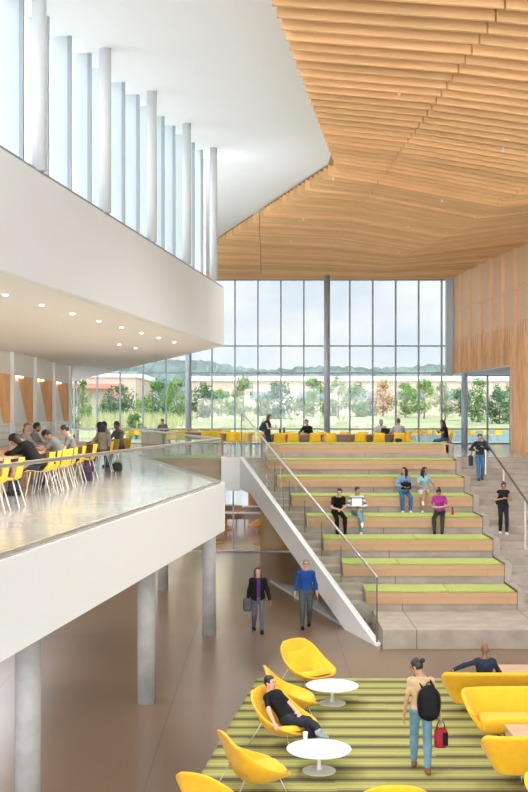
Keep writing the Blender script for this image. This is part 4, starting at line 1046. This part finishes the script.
    if glasses:
        b = bm_new()
        for sx in (-1, 1):
            c = hc + hr * .034 * sx + hf * .104 + hu * .018; add_tube(b, [tuple(c + hr * .026 * math.cos(a * PI / 4) + hu * .020 * math.sin(a * PI / 4)) for a in range(9)], .0035, 5)
            add_tube(b, [tuple(hc + hr * .062 * sx + hf * .10 + hu * .02), tuple(hc + hr * .08 * sx + hu * .015)], .003, 5)
        obj('glasses', b, M['black'], P)
    return dict(root=P, S=S, hands=wr_, dirs=dirs, neck=neck, sh=sh, u=u, f=f, r=r, pel=pel, hc=hc, chest=chest)
def on(p, v):
    """a point of the person's own frame in the world"""
    R = Matrix.Rotation(p['root'].rotation_euler.z, 3, 'Z'); return Vector(p['root'].location) + R @ (Vector(v) * p['S'])
# ------------------------------------------------------------------ who is where
def sit(seat, S, **k):   # pelvis height for a seat this far above the soles
    return seat / S + .115
def seated(label, loc, facing, seat, H=1.68, knee_w=.13, foot_y=.50, cross=0, foot_z=.08, lean=8, back=0, **k):
    S = H / 1.75; pz = seat / S + .112
    feet = [(-knee_w, foot_y, foot_z), (knee_w * .8, foot_y - .06, foot_z)]
    kn = [(-.15, 1, 1), (.15, 1, 1)]
    if cross == 1:   # left leg over the right knee
        feet[0] = (.16, .66, pz - .30); kn[0] = (.25, 1, .7)
    if cross == -1: feet[1] = (-.16, .66, pz - .30); kn[1] = (-.25, 1, .7)
    k.setdefault('hands', [(-.10, .30, pz + .12), (.10, .30, pz + .12)])
    k.setdefault('elbows', [(-.8, -.5, -.4), (.8, -.5, -.4)])
    return person(label, loc, facing, H, pelvis=(0, back, pz), lean=lean, feet=feet, knees=kn, **k)
def backpack(label, p, off, col, tilt=0, sz=(.15, .10, .23)):
    """worn on the back: offset in the wearer's own axes (right, front, up) from the chest"""
    S = p['S']; c = p['chest'] + p['r'] * off[0] + p['f'] * off[1] + p['u'] * off[2]; ax = np.stack([p['r'], p['f'], p['u']])
    t = thing('backpack', label, 'backpack', p['root'].location, p['root'].rotation_euler.z); t.scale = (S,) * 3
    m = cloth(col, .7)
    F = Field(); F.ell(c - p['u'] * .03, ax, V3(sz[0] * 1.12, sz[1] * 1.25, sz[2] * 1.05), .03); F.box(c - p['u'] * .05, ax, V3(sz[0] * .95, sz[1], sz[2] * .8), .08, .04); field_obj('bag_body', F, .013, m, t)
    F = Field(); F.box(c - p['f'] * (sz[1] + .02) - p['u'] * .09, ax, V3(sz[0] * .75, .04, sz[2] * .45), .03); field_obj('front_pocket', F, .013, m, t)
    for sx in (-1, 1):
        b = bm_new(); q = [c + p['r'] * .09 * sx + p['f'] * (sz[1] - .02) + p['u'] * .18, p['sh'][0 if sx < 0 else 1] - p['r'] * .055 * sx + p['u'] * .075, p['sh'][0 if sx < 0 else 1] - p['r'] * .06 * sx + p['f'] * .11 - p['u'] * .06, p['sh'][0 if sx < 0 else 1] - p['r'] * .03 * sx + p['f'] * .06 - p['u'] * .25, c + p['r'] * .12 * sx + p['f'] * (sz[1] - .02) - p['u'] * .18]
        add_tube(b, [tuple(spline([tuple(z) for z in q], i / 14)) for i in range(15)], .016, 6); obj('strap', b, m, t, smooth=True)
    b = bm_new(); add_tube(b, [tuple(c + p['u'] * (sz[2] - .02) + p['r'] * .04 * x + p['u'] * .05 * (1 - x * x)) for x in (-1, -.5, 0, .5, 1)], .009, 6); obj('grab_loop', b, m, t, smooth=True)
    return t
def handbag(label, name, p, hand, col, sz=(.14, .06, .15), drop=.10, facing=None, col2=None):
    """hangs from a hand of the carrier"""
    S = p['S']; w = on(p, p['hands'][hand] + p['dirs'][hand] * .07); rz = p['root'].rotation_euler.z
    t = thing(name, label, 'bag', (w.x, w.y, w.z - (drop + 2 * sz[2]) * S), rz); t.scale = (S,) * 3; m = cloth(col, .6)
    F = Field(); F.box((0, 0, sz[2]), np.eye(3), V3(sz[0], sz[1], sz[2]), min(.055, sz[1] * .9)); field_obj('bag_body', F, .012, m, t)
    b = bm_new(); z0 = 2 * sz[2]
    for sy in (-.03, .03): add_tube(b, [(sz[0] * .6 * math.cos(a), sy * (1 - math.sin(a)), z0 - .02 + (drop + .02) * math.sin(a)) for a in [PI * i / 12 for i in range(13)]], .007, 6)
    obj('handles', b, cloth(col2 or col, .6), t, smooth=True)
    if col2:
        b = bm_new(); add_box(b, sz[0] * .2, sz[0] + .004, -sz[1] - .004, sz[1] + .004, .05, 2 * sz[2] - .05); obj('side_panel', b, cloth(col2, .6), t, bevel=.01)
    return t
def floor_bag(label, name, x, y, z, col, sz=(.15, .10, .2), rz=0):
    t = thing(name, label, 'bag', (x, y, z), rz); F = Field(); F.box((0, 0, sz[2]), np.eye(3), V3(*sz), .06); F.cone((-.05, 0, 2 * sz[2]), (.05, 0, 2 * sz[2]), .02); field_obj('bag_body', F, .016, cloth(col, .7), t)
    F = Field(); F.box((0, -sz[1], sz[2] * .75), np.eye(3), V3(sz[0] * .7, .03, sz[2] * .5), .025); field_obj('front_pocket', F, .016, cloth(col, .7), t)
    b = bm_new(); add_tube(b, [(.06 * math.cos(a), 0, 2 * sz[2] + .07 * math.sin(a)) for a in [PI * i / 8 for i in range(9)]], .008, 6); obj('grab_loop', b, cloth(col, .7), t)
    return t
def phone(label, p, off=.06):
    h = (p['hands'][0] + p['hands'][1]) / 2 + (p['dirs'][0] + p['dirs'][1]) / 2 * off
    w = on(p, h); t = thing('phone', label, 'phone', w, p['root'].rotation_euler.z)
    b = bm_new(); add_box(b, -.04, .04, -.006, .006, -.03, .12); obj('case', b, M['black'], t, bevel=.004); b = bm_new(); add_box(b, -.035, .035, -.0075, -.0062, -.022, .112); obj('screen', b, M['bwin'], t)
    return t
def laptop(label, w, rz, col, openang=1.9, s=1.0):
    t = thing('laptop', label, 'laptop', w, rz); m = mat('laptop_shell_%d' % len(bpy.data.materials), col, .35)
    b = bm_new(); add_box(b, -.16 * s, .16 * s, -.11 * s, .11 * s, 0, .016); obj('keyboard_deck', b, m, t, bevel=.004)
    b = bm_new(); c, q = math.cos(openang), math.sin(openang)
    add_hex(b, [(-.16 * s, .11 * s, .016), (.16 * s, .11 * s, .016), (.16 * s, .118 * s, .016), (-.16 * s, .118 * s, .016), (-.16 * s, .11 * s - .22 * s * c, .016 + .22 * s * q), (.16 * s, .11 * s - .22 * s * c, .016 + .22 * s * q), (.16 * s, .118 * s - .22 * s * c, .016 + .22 * s * q), (-.16 * s, .118 * s - .22 * s * c, .016 + .22 * s * q)])
    obj('lid', b, m, t); return t
WHITE_SHOE = (.75, .75, .74); JEANS = (.10, .19, .33); LJEANS = (.13, .25, .33); BLK = (.006, .006, .0075)
# --- walking woman on the rug
x, y = P(421, 771)
w1 = person('person seen from behind on the rug, tan tee and jeans, wearing a black backpack', (x, y, .016), (.06, 1), 1.74, pelvis=(0, 0, .92), feet=[(-.09, .20, .08), (.09, -.17, .085)], toes=(8, -4), hands=[(-.27, .02, .74), (.30, -.02, .78)], head=(58, 22), female=True, skin='tan', hair='black', hairstyle='bun', top=(.50, .36, .20), sleeve='short', legs=LJEANS, shoes=(.20, .10, .05), vox=.0105, coat_hem=-.07)
backpack('black backpack worn by the person walking over the rug', w1, (.10, -.215, -.15), BLK, sz=(.16, .10, .26))
handbag('red and black lunch bag held by the person walking over the rug', 'lunch_bag', w1, 1, (.30, .015, .03), (.10, .06, .15), .12, None, BLK)
# --- pair crossing the lower floor
x, y = P(258, 632)
w2 = person('person in black jacket, purple top and grey trousers walking on the brown floor', (x, y, 0), (.12, -1), 1.66, pelvis=(0, 0, .92), feet=[(-.08, .20, .08), (.09, -.20, .10)], toes=(6, -8), hands=[(-.30, .12, .86), (.27, -.05, .80)], head=(-6, 6), female=True, hair='brown', hairstyle='shoulder', top=(.10, .03, .14), sleeve='long', legs=(.11, .12, .14), shoes=BLK, jacket=BLK, coat_hem=-.14, vox=.012)
handbag('grey shoulder bag hanging beside the person in the black jacket', 'shoulder_bag', w2, 1, (.10, .10, .11), (.11, .10, .17), -.12)
x, y = P(306, 628)
w3 = person('person in blue long-sleeved shirt and dark grey trousers walking beside the stringer', (x, y, 0), (-.02, -1), 1.79, pelvis=(0, 0, .92), feet=[(-.08, -.16, .10), (.09, .18, .08)], toes=(4, -6), hands=[(-.28, -.02, .80), (.28, .08, .80)], head=(0, 4), hair='grey', hairstyle='short', top=(.012, .06, .24), sleeve='long', legs=(.075, .085, .09), shoes=BLK, glasses=True, vox=.012, coat_hem=.02)
# --- man in the lounge chair
w4 = person('person in black tee and dark jeans reclining in a yellow lounge chair', (.33, 17.6, .016), (.82, -.57), 1.76, pelvis=(0, .08, .44), lean=-44, feet=[(.26, .84, .42), (.12, .72, .085)], knees=[(-.55, .6, .8), (.1, .8, .8)], toes=(-30, -5), hands=[(-.03, .22, .56), (.46, .12, .47)], elbows=[(-.9, -.2, -.4), (.8, -.6, -.1)], head=(0, 40), skin='light', hair='black', top=BLK, legs=(.018, .022, .032), shoes=(.30, .36, .40), vox=.0105)
# --- man on the far sofa
w5 = seated('person in dark navy shirt sitting on the far yellow sofa, seen from behind', (4.0, 19.62, .016), (0, 1), .38, 1.64, lean=-6, hands=[(-.70, -.30, .84), (.20, .25, .62)], elbows=[(-.6, -.6, .2), (.8, -.4, -.4)], head=(-12, 4), skin='brown', hair='black', hairstyle='bald', top=(.02, .035, .055), sleeve='long', vox=.012)
# --- on the tiers
def tier_seat(label, px, k, H=1.66, **kw):
    Yk = tier_y(k); X = X_at(px, Yk + .15); zf = tier_h(k - 1) - .05
    return seated(label, (X, Yk + .20, zf), kw.pop('facing', (0, -1)), TR + .055, H, **kw)
t6 = tier_seat('person in black tee and black jeans sitting on the fifth tier beside the striped sweater', 337, 5, facing=(.25, -1), foot_y=.42, hands=[(.0, .42, .78), (.06, .40, .78)], lean=22, head=(-25, 0), hair='black', top=BLK, legs=(.012, .012, .014), shoes=BLK, vox=.014)
sw = mat('striped_sweater', (.6, .6, .58), .9); N, L, b_ = nodes_of(sw); tc = N.new('ShaderNodeTexCoord'); sp = N.new('ShaderNodeSeparateXYZ'); L.new(tc.outputs['Object'], sp.inputs[0])
mm = N.new('ShaderNodeMath'); mm.operation = 'MULTIPLY'; mm.inputs[1].default_value = 7.0; L.new(sp.outputs[2], mm.inputs[0]); ff = N.new('ShaderNodeMath'); ff.operation = 'FRACT'; L.new(mm.outputs[0], ff.inputs[0])
rp = N.new('ShaderNodeValToRGB'); rp.color_ramp.interpolation = 'CONSTANT'; L.new(ff.outputs[0], rp.inputs[0]); e = rp.color_ramp.elements; e[0].color = (.62, .60, .55, 1); e[1].position = .5; e[1].color = (.10, .13, .17, 1); q = e.new(.78); q.color = (.30, .36, .40, 1); L.new(rp.outputs[0], b_.inputs['Base Color'])
t7 = tier_seat('person in striped sweater and light jeans sitting cross-legged on the fifth tier', 357, 5, facing=(-.08, -1), foot_y=.44, cross=-1, lean=10, head=(35, 4), skin='tan', hair='black', top=(.5, .5, .5), stripes=sw, sleeve='long', legs=(.18, .30, .44), shoes=WHITE_SHOE, hands=[(-.13, .32, .84), (.13, .32, .84)], vox=.014)
c = on(t7, (0, .34, .88)); laptop('white laptop on the lap of the person in the striped sweater', c, t7['root'].rotation_euler.z + PI, (.85, .85, .85), 1.8, .9)
t8 = tier_seat('person in denim jacket and jeans sitting on the fourth tier, black bag on lap', 404, 6, facing=(.1, -1), foot_y=.36, head=(-50, 0), female=True, skin='tan', hair='black', hairstyle='long', top=(.20, .32, .46), sleeve='long', legs=(.06, .16, .34), shoes=WHITE_SHOE, hands=[(-.12, .34, .86), (.12, .34, .86)], jacket=(.20, .33, .48), coat_hem=-.03, vox=.014)
c = on(t8, (0, .30, .76)); floor_bag('black handbag on the lap of the person in the denim jacket', 'handbag', c.x, c.y, c.z, BLK, (.16, .08, .11), 0)
t9 = tier_seat('person in pale blue top and white shorts sitting bare-legged on the fourth tier', 424, 6, facing=(.05, -1), foot_y=.40, cross=1, head=(48, 0), female=True, skin='tan', hair='black', hairstyle='long', top=(.30, .46, .52), legwear='shorts', legs=(.66, .62, .58), shoes=WHITE_SHOE, hands=[(-.30, .12, .70), (.10, .38, .84)], lean=4, vox=.014)
t10 = tier_seat('person in magenta top and dark trousers sitting on the fifth tier, reading', 440, 5, facing=(-.3, -1), foot_y=.46, lean=14, head=(0, 28), female=True, skin='tan', hair='black', hairstyle='bun', top=(.40, .04, .28), sleeve='short', legs=(.055, .05, .05), shoes=BLK, hands=[(-.12, .36, .84), (.12, .36, .84)], vox=.014)
c = on(t10, (0, .37, .84)); bk = thing('notebook', 'open pale notebook on the lap of the person in magenta', 'book', c, t10['root'].rotation_euler.z)
for sx in (-1, 1): b = bm_new(); add_hex(b, [(0, -.1, 0), (sx * .15, -.1, .02), (sx * .15, .1, .02), (0, .1, 0), (0, -.1, .012), (sx * .15, -.1, .032), (sx * .15, .1, .032), (0, .1, .012)]); obj('page', b, M['paint'], bk)
bt = thing('water_bottle', 'red water bottle standing on the green cushion beside the person in magenta', 'bottle', (X_at(452.5, 31.9), 31.9, tier_h(5)))
b = bm_new(); add_lathe(b, [(.036, 0), (.038, .02), (.038, .16), (.022, .19)], 20); obj('body', b, cloth((.5, .02, .03), .3), bt, smooth=True); b = bm_new(); add_lathe(b, [(.024, .19), (.024, .225)], 16); obj('cap', b, M['black'], bt)
# --- coming down the right-hand stair
t11 = person('person in black tank top and leggings with white shoes coming down the stair', (6.93, 31.34, tier_h(4)), (-.05, -1), 1.58, pelvis=(0, .06, .90), feet=[(-.07, .36, -.09), (.08, -.02, .08)], hands=[(-.07, .30, 1.16), (.08, .30, 1.14)], elbows=[(-.8, -.3, -.8), (.8, -.3, -.8)], head=(0, 24), female=True, skin='tan', hair='black', hairstyle='bun', top=(.02, .018, .03), sleeve='none', legs=(.022, .022, .026), shoes=WHITE_SHOE, vox=.014)
phone('phone held by the person in the black tank top', t11)
backpack('black bag on the back of the person in the tank top', t11, (.06, -.20, -.12), BLK, sz=(.15, .09, .2))
t12 = person('person in dark navy sweater and blue jeans coming down at the stair head', (X_at(480, 35.1), 35.14, tier_h(6) + TR * 2 / 3), (-.05, -1), 1.58, pelvis=(0, .06, .90), feet=[(-.08, -.02, .08), (.08, .36, -.09)], hands=[(-.10, .30, 1.20), (.20, .24, 1.10)], elbows=[(-.8, -.3, -.8), (.8, -.3, -.8)], head=(-8, 20), hair='brown', hairstyle='short', top=(.022, .03, .05), sleeve='long', legs=(.07, .17, .32), shoes=(.05, .05, .06), vox=.015)
phone('phone held by the person in the navy sweater', t12)
S = t12['S']; w = on(t12, (.33, .05, .52)); floor_z = w.z
t = thing('tote_bag', 'dark tote bag hanging from the arm of the person in the navy sweater', 'bag', (w.x, w.y, w.z), t12['root'].rotation_euler.z)
F = Field(); F.box((0, 0, .17), np.eye(3), V3(.06, .15, .17), .04); field_obj('bag_body', F, .015, cloth((.04, .04, .045), .7), t)
b = bm_new(); add_tube(b, [(0, -.09, .32), (-.04, -.02, .50), (-.07, .05, .56), (-.04, .10, .50), (0, .10, .32)], .009, 6); obj('handles', b, cloth((.04, .04, .045), .7), t, smooth=True)
# --- upper floor
t13 = person('person with long brown hair standing behind the top bench with a phone', (X_at(267.5, 39.3), 39.3, UP), (.95, -.3), 1.53, hands=[(-.12, .32, 1.12), (.12, .32, 1.10)], elbows=[(-.8, -.3, -.8), (.8, -.3, -.8)], head=(0, 22), female=True, skin='light', hair='brown', hairstyle='long', top=(.03, .03, .045), sleeve='none', legs=(.03, .035, .06), shoes=BLK, vox=.017)
phone('phone held by the person standing behind the top bench', t13)
backpack('dark teal backpack on the person standing behind the top bench', t13, (0, -.19, -.06), (.02, .06, .07), sz=(.14, .09, .2))
def at_table(label, x, y, facing, H=1.66, **k):
    return seated(label, (x, y, UP), facing, .452, H, vox=k.pop('vox', .017), **k)
H2 = dict(hands=[(-.14, .40, .80), (.14, .40, .80)])
t14 = at_table('person in black on the window side of the long table near the column', X_at(308, 42.35), 42.42, (-.5, -.9), hair='black', top=BLK, sleeve='long', head=(10, 10), **H2)
t15 = at_table('grey-haired person in pale shirt seated behind a dark laptop at the long table', X_at(381, 42.35), 42.42, (0, -1), hair='grey', top=(.50, .52, .55), head=(0, 14), **H2)
laptop('dark laptop open before the grey-haired person at the long table', (X_at(385, 41.2), 41.25, UP + .741), PI, (.02, .02, .022))
t16 = at_table('person in grey tee seated back to the tiers at the long table', X_at(398.5, 40.1), 39.98, (-.15, 1), 1.74, skin='tan', hair='brown', top=(.36, .38, .40), lean=6, **H2)
xs, ys_ = X_at(446, 40.9), 40.9
cafe('yellow chair of the person in black beyond the right end of the top bench', xs, ys_, -1, -.1, 'yellow chairs at the long table')
t17 = at_table('person in black top reading on a chair beyond the right end of the top bench', xs, ys_, (-1, -.15), female=True, skin='tan', hair='black', hairstyle='shoulder', top=BLK, legs=(.05, .10, .22), head=(20, 20), hands=[(-.08, .34, .92), (.10, .34, .92)])
floor_bag('black bag hanging by the person beyond the right end of the top bench', 'shoulder_bag', xs + .02, ys_ - .62, UP, BLK, (.15, .1, .22), .2)
cafe('yellow chair of the person alone at the left windows', X_at(163, 48.5), 48.5, 0, -1, 'yellow chairs at the slanting table')
t18 = at_table('person in grey-brown hooded top alone at the pale table by the left windows', X_at(163, 48.5), 48.5, (-.1, -1), hair='brown', top=(.16, .14, .13), sleeve='long', head=(0, 20), vox=.019, **H2)
# --- balcony study tables
BT = dict(vox=.0165)
t19 = at_table('person in black jacket bending far over the nearest balcony table', -4.16, 19.93, (-1, .05), 1.74, lean=36, hair='black', hairstyle='shoulder', top=BLK, sleeve='long', jacket=BLK, coat_hem=-.1, legs=(.03, .05, .10), head=(0, 30), hands=[(-.2, .62, .82), (.2, .62, .82)], vox=.014)
t20 = at_table('red-haired person in grey top on the niche side of the balcony table', -5.66, 25.35, (1, -.25), female=True, hair='red', hairstyle='pony', top=(.34, .30, .27), sleeve='long', head=(-40, 8), **H2, **BT)
t21 = at_table('bearded person next to the red-haired one on the niche side of the balcony table', -5.66, 26.35, (1, -.1), skin='tan', hair='black', beard=True, top=(.22, .22, .23), sleeve='long', head=(20, 5), **H2, **BT)
t22 = at_table('person in grey tee leaning over the balcony table beside the orange collar', -4.16, 22.42, (-1, .1), lean=30, hair='black', top=(.20, .20, .20), head=(0, 20), skin='tan', hands=[(-.16, .55, .82), (.16, .55, .82)], **BT)
t23 = at_table('person in grey tee with cap-like dark hair and purple bag on the balcony', -4.12, 23.45, (-1, -.1), lean=14, hair='black', top=(.22, .21, .21), legs=(.03, .03, .04), head=(0, 15), **H2, **BT)
t24 = at_table('person with long dark hair in khaki top on the aisle side of the balcony group', -4.12, 27.75, (-.9, .45), female=True, hair='black', hairstyle='long', top=(.30, .26, .19), legs=(.16, .13, .10), head=(0, 6), **H2, **BT)
t25 = at_table('person in grey top facing the niche wall, left of the far balcony pair', -4.30, 29.75, (-.8, -.5), skin='brown', hair='black', top=(.36, .35, .34), head=(0, 5), **H2, **BT)
t26 = at_table('person in dark top at the far right end of the balcony group', -4.10, 30.75, (-.7, -.7), skin='brown', hair='black', top=(.12, .12, .14), head=(0, 5), **H2, **BT)
floor_bag('dark purple backpack standing on the balcony floor beside the grey tee', 'backpack', -3.98, 24.3, UP, (.05, .015, .06), (.11, .09, .17), .6)
floor_bag('black bag on the balcony floor under the far group', 'backpack', -3.85, 28.3, UP, BLK, (.13, .09, .11), .3)
# things on the balcony tables
def tabletop_bottle(label, x, y, col, h=.2):
    t = thing('water_bottle', label, 'bottle', (x, y, UP + .741)); b = bm_new(); add_lathe(b, [(.034, 0), (.036, .02), (.036, h * .75), (.02, h * .9)], 16); obj('body', b, cloth(col, .3), t, smooth=True); b = bm_new(); add_lathe(b, [(.022, h * .9), (.022, h)], 14); obj('cap', b, M['black'], t)
tabletop_bottle('red bottle standing on the far balcony table', -4.75, 27.0, (.5, .03, .03), .24)
tabletop_bottle('dark bottle standing on the long table behind the top bench', X_at(284, 41), 41.0, (.02, .02, .025), .26)
tabletop_bottle('slim dark bottle next to the other one on the long table', X_at(280, 41.1), 41.15, (.03, .035, .05), .22)
for i, (x, y) in enumerate([(-4.8, 17.2), (-5.0, 21.6), (-4.85, 24.6)]):
    t = thing('paper_cup', 'white paper cup on the balcony table, %s from the near end' % nth(i, 0), 'cup', (x, y, UP + .741), 0, 'cups on the balcony tables'); b = bm_new(); add_lathe(b, [(.028, 0), (.04, .11)], 16); obj('body', b, M['white_metal'], t); b = bm_new(); add_lathe(b, [(.042, .11), (.042, .12), (.035, .13)], 16); obj('lid', b, M['paint'], t)
for i, (x, y, c) in enumerate([(-4.9, 18.2, (.7, .68, .62)), (-4.8, 20.6, (.62, .42, .36)), (-4.9, 22.9, (.15, .2, .16)), (-4.8, 25.4, (.75, .74, .72)), (-4.9, 28.6, (.7, .7, .68))]):
    t = thing('book', '%s lying on the balcony table, %s from the near end' % (['pale open book', 'pinkish folder', 'dark green book', 'white notebook', 'pale pad'][i], nth(i, 0)), 'book', (x, y, UP + .741), .3 * i, 'books on the balcony tables'); b = bm_new(); add_box(b, -.15, .15, -.11, .11, 0, .03); obj('cover', b, cloth(c, .6), t, bevel=.004)
    b = bm_new(); add_box(b, -.145, .148, -.105, .105, .0302, .034); obj('page', b, M['paint'], t)
floor_bag('pinkish bag lying on the middle balcony table', 'handbag', -4.85, 21.2, UP + .741, (.55, .38, .34), (.2, .11, .07), 1.2)
# small spot lamps hung in the slatted ceiling
for i, (x, y) in enumerate([(2.0, 16), (4.2, 13.5), (4.2, 19), (7.2, 17), (1.6, 25), (4.2, 25.5), (7.4, 25), (4.2, 31.5), (7.4, 32), (1.2, 33), (1.0, 40), (5.0, 40)]):
    z = wood_z(x, y) - .24
    b = bm_new(); add_lathe(b, [(.024, -.03), (.026, .06)], 14); add_lathe(b, [(.018, -.034), (.018, -.0305)], 14)
    o = tag(obj('spot_lamp', b, [M['white_metal']]), 'tiny white spot lamp hung in the timber slats, %s counted from the camera' % nth(i, 0), 'lamp', 'spot lamps in the slatted ceiling'); o.location = (x, y, z)
    l = bpy.data.lights.new('spot', 'SPOT'); l.energy = SPOT; l.spot_size = 2.5; l.spot_blend = .6; l.shadow_soft_size = .25; l.color = (1, .985, .97)
    q = bpy.data.objects.new('spot', l); C.objects.link(q); q.location = (x, y, z - .4)
# ================================================================== LIGHT, SKY, CAMERA
w = bpy.data.worlds.new('sky'); SC.world = w; w.use_nodes = True; N = w.node_tree.nodes; L = w.node_tree.links; N.clear()
o = N.new('ShaderNodeOutputWorld'); bg = N.new('ShaderNodeBackground'); L.new(bg.outputs[0], o.inputs[0])
tc = N.new('ShaderNodeTexCoord'); sp = N.new('ShaderNodeSeparateXYZ'); L.new(tc.outputs['Generated'], sp.inputs[0])
rp = N.new('ShaderNodeValToRGB'); L.new(sp.outputs['Z'], rp.inputs[0])
e = rp.color_ramp.elements; e[0].position = 0; e[0].color = (.86, .92, 1.0, 1); e[1].position = .22; e[1].color = (.72, .78, .88, 1)
q = e.new(1.0); q.color = (.93, .97, 1.0, 1)
n = N.new('ShaderNodeTexNoise'); n.inputs['Scale'].default_value = 7; n.inputs['Detail'].default_value = 7; n.inputs['Roughness'].default_value = .55
mp = N.new('ShaderNodeMapping'); mp.inputs['Scale'].default_value = (1, 1, 2.2); L.new(tc.outputs['Generated'], mp.inputs[0]); L.new(mp.outputs[0], n.inputs['Vector'])
cr = N.new('ShaderNodeMapRange'); cr.inputs[1].default_value = .40; cr.inputs[2].default_value = .66; L.new(n.outputs[0], cr.inputs[0])
mx = N.new('ShaderNodeMix'); mx.data_type = 'RGBA'; mx.inputs[7].default_value = (1.05, 1.05, 1.04, 1)
L.new(cr.outputs[0], mx.inputs[0]); L.new(rp.outputs[0], mx.inputs[6]); L.new(mx.outputs[2], bg.inputs[0])
# overcast sky: dimmer at the horizon, about three times brighter overhead
st = N.new('ShaderNodeMapRange'); st.inputs[1].default_value = .10; st.inputs[2].default_value = .75; st.inputs[3].default_value = SKY_H; st.inputs[4].default_value = SKY_Z
L.new(sp.outputs['Z'], st.inputs[0])
# and brightest on the sun's side, behind the camera
sy = N.new('ShaderNodeMapRange'); sy.inputs[1].default_value = .25; sy.inputs[2].default_value = -.6; sy.inputs[3].default_value = 1; sy.inputs[4].default_value = SKY_B
L.new(sp.outputs['Y'], sy.inputs[0]); mu = N.new('ShaderNodeMath'); mu.operation = 'MULTIPLY'; L.new(st.outputs[0], mu.inputs[0]); L.new(sy.outputs[0], mu.inputs[1]); L.new(mu.outputs[0], bg.inputs[1])
ld = bpy.data.lights.new('sun', 'SUN'); ld.energy = SUN; ld.angle = math.radians(50); ld.color = (1, .96, .9)
so = bpy.data.objects.new('sun', ld); C.objects.link(so); so.location = (-30, -20, 40)
so.rotation_euler = Vector((.62, .42, -.60)).to_track_quat('-Z', 'Y').to_euler()
cd = bpy.data.cameras.new('camera'); co = bpy.data.objects.new('camera', cd); C.objects.link(co)
cd.sensor_width = 36; cd.sensor_fit = 'AUTO'; cd.lens = FPX / 792 * 36; cd.shift_y = (HY - 396) / 792
cd.clip_end = 6000
co.location = (0, 0, EYE); co.rotation_euler = (PI / 2, 0, 0); SC.camera = co
SC.view_settings.view_transform = 'Standard'; SC.view_settings.look = 'None'; SC.view_settings.gamma = 1; SC.view_settings.exposure = EXPO
try:
    SC.view_settings.use_curve_mapping = False
except Exception: pass
SC.cycles.use_denoising = True
SC.cycles.max_bounces = 10; SC.cycles.diffuse_bounces = 6; SC.cycles.transparent_max_bounces = 24
SC.cycles.sample_clamp_indirect = 8
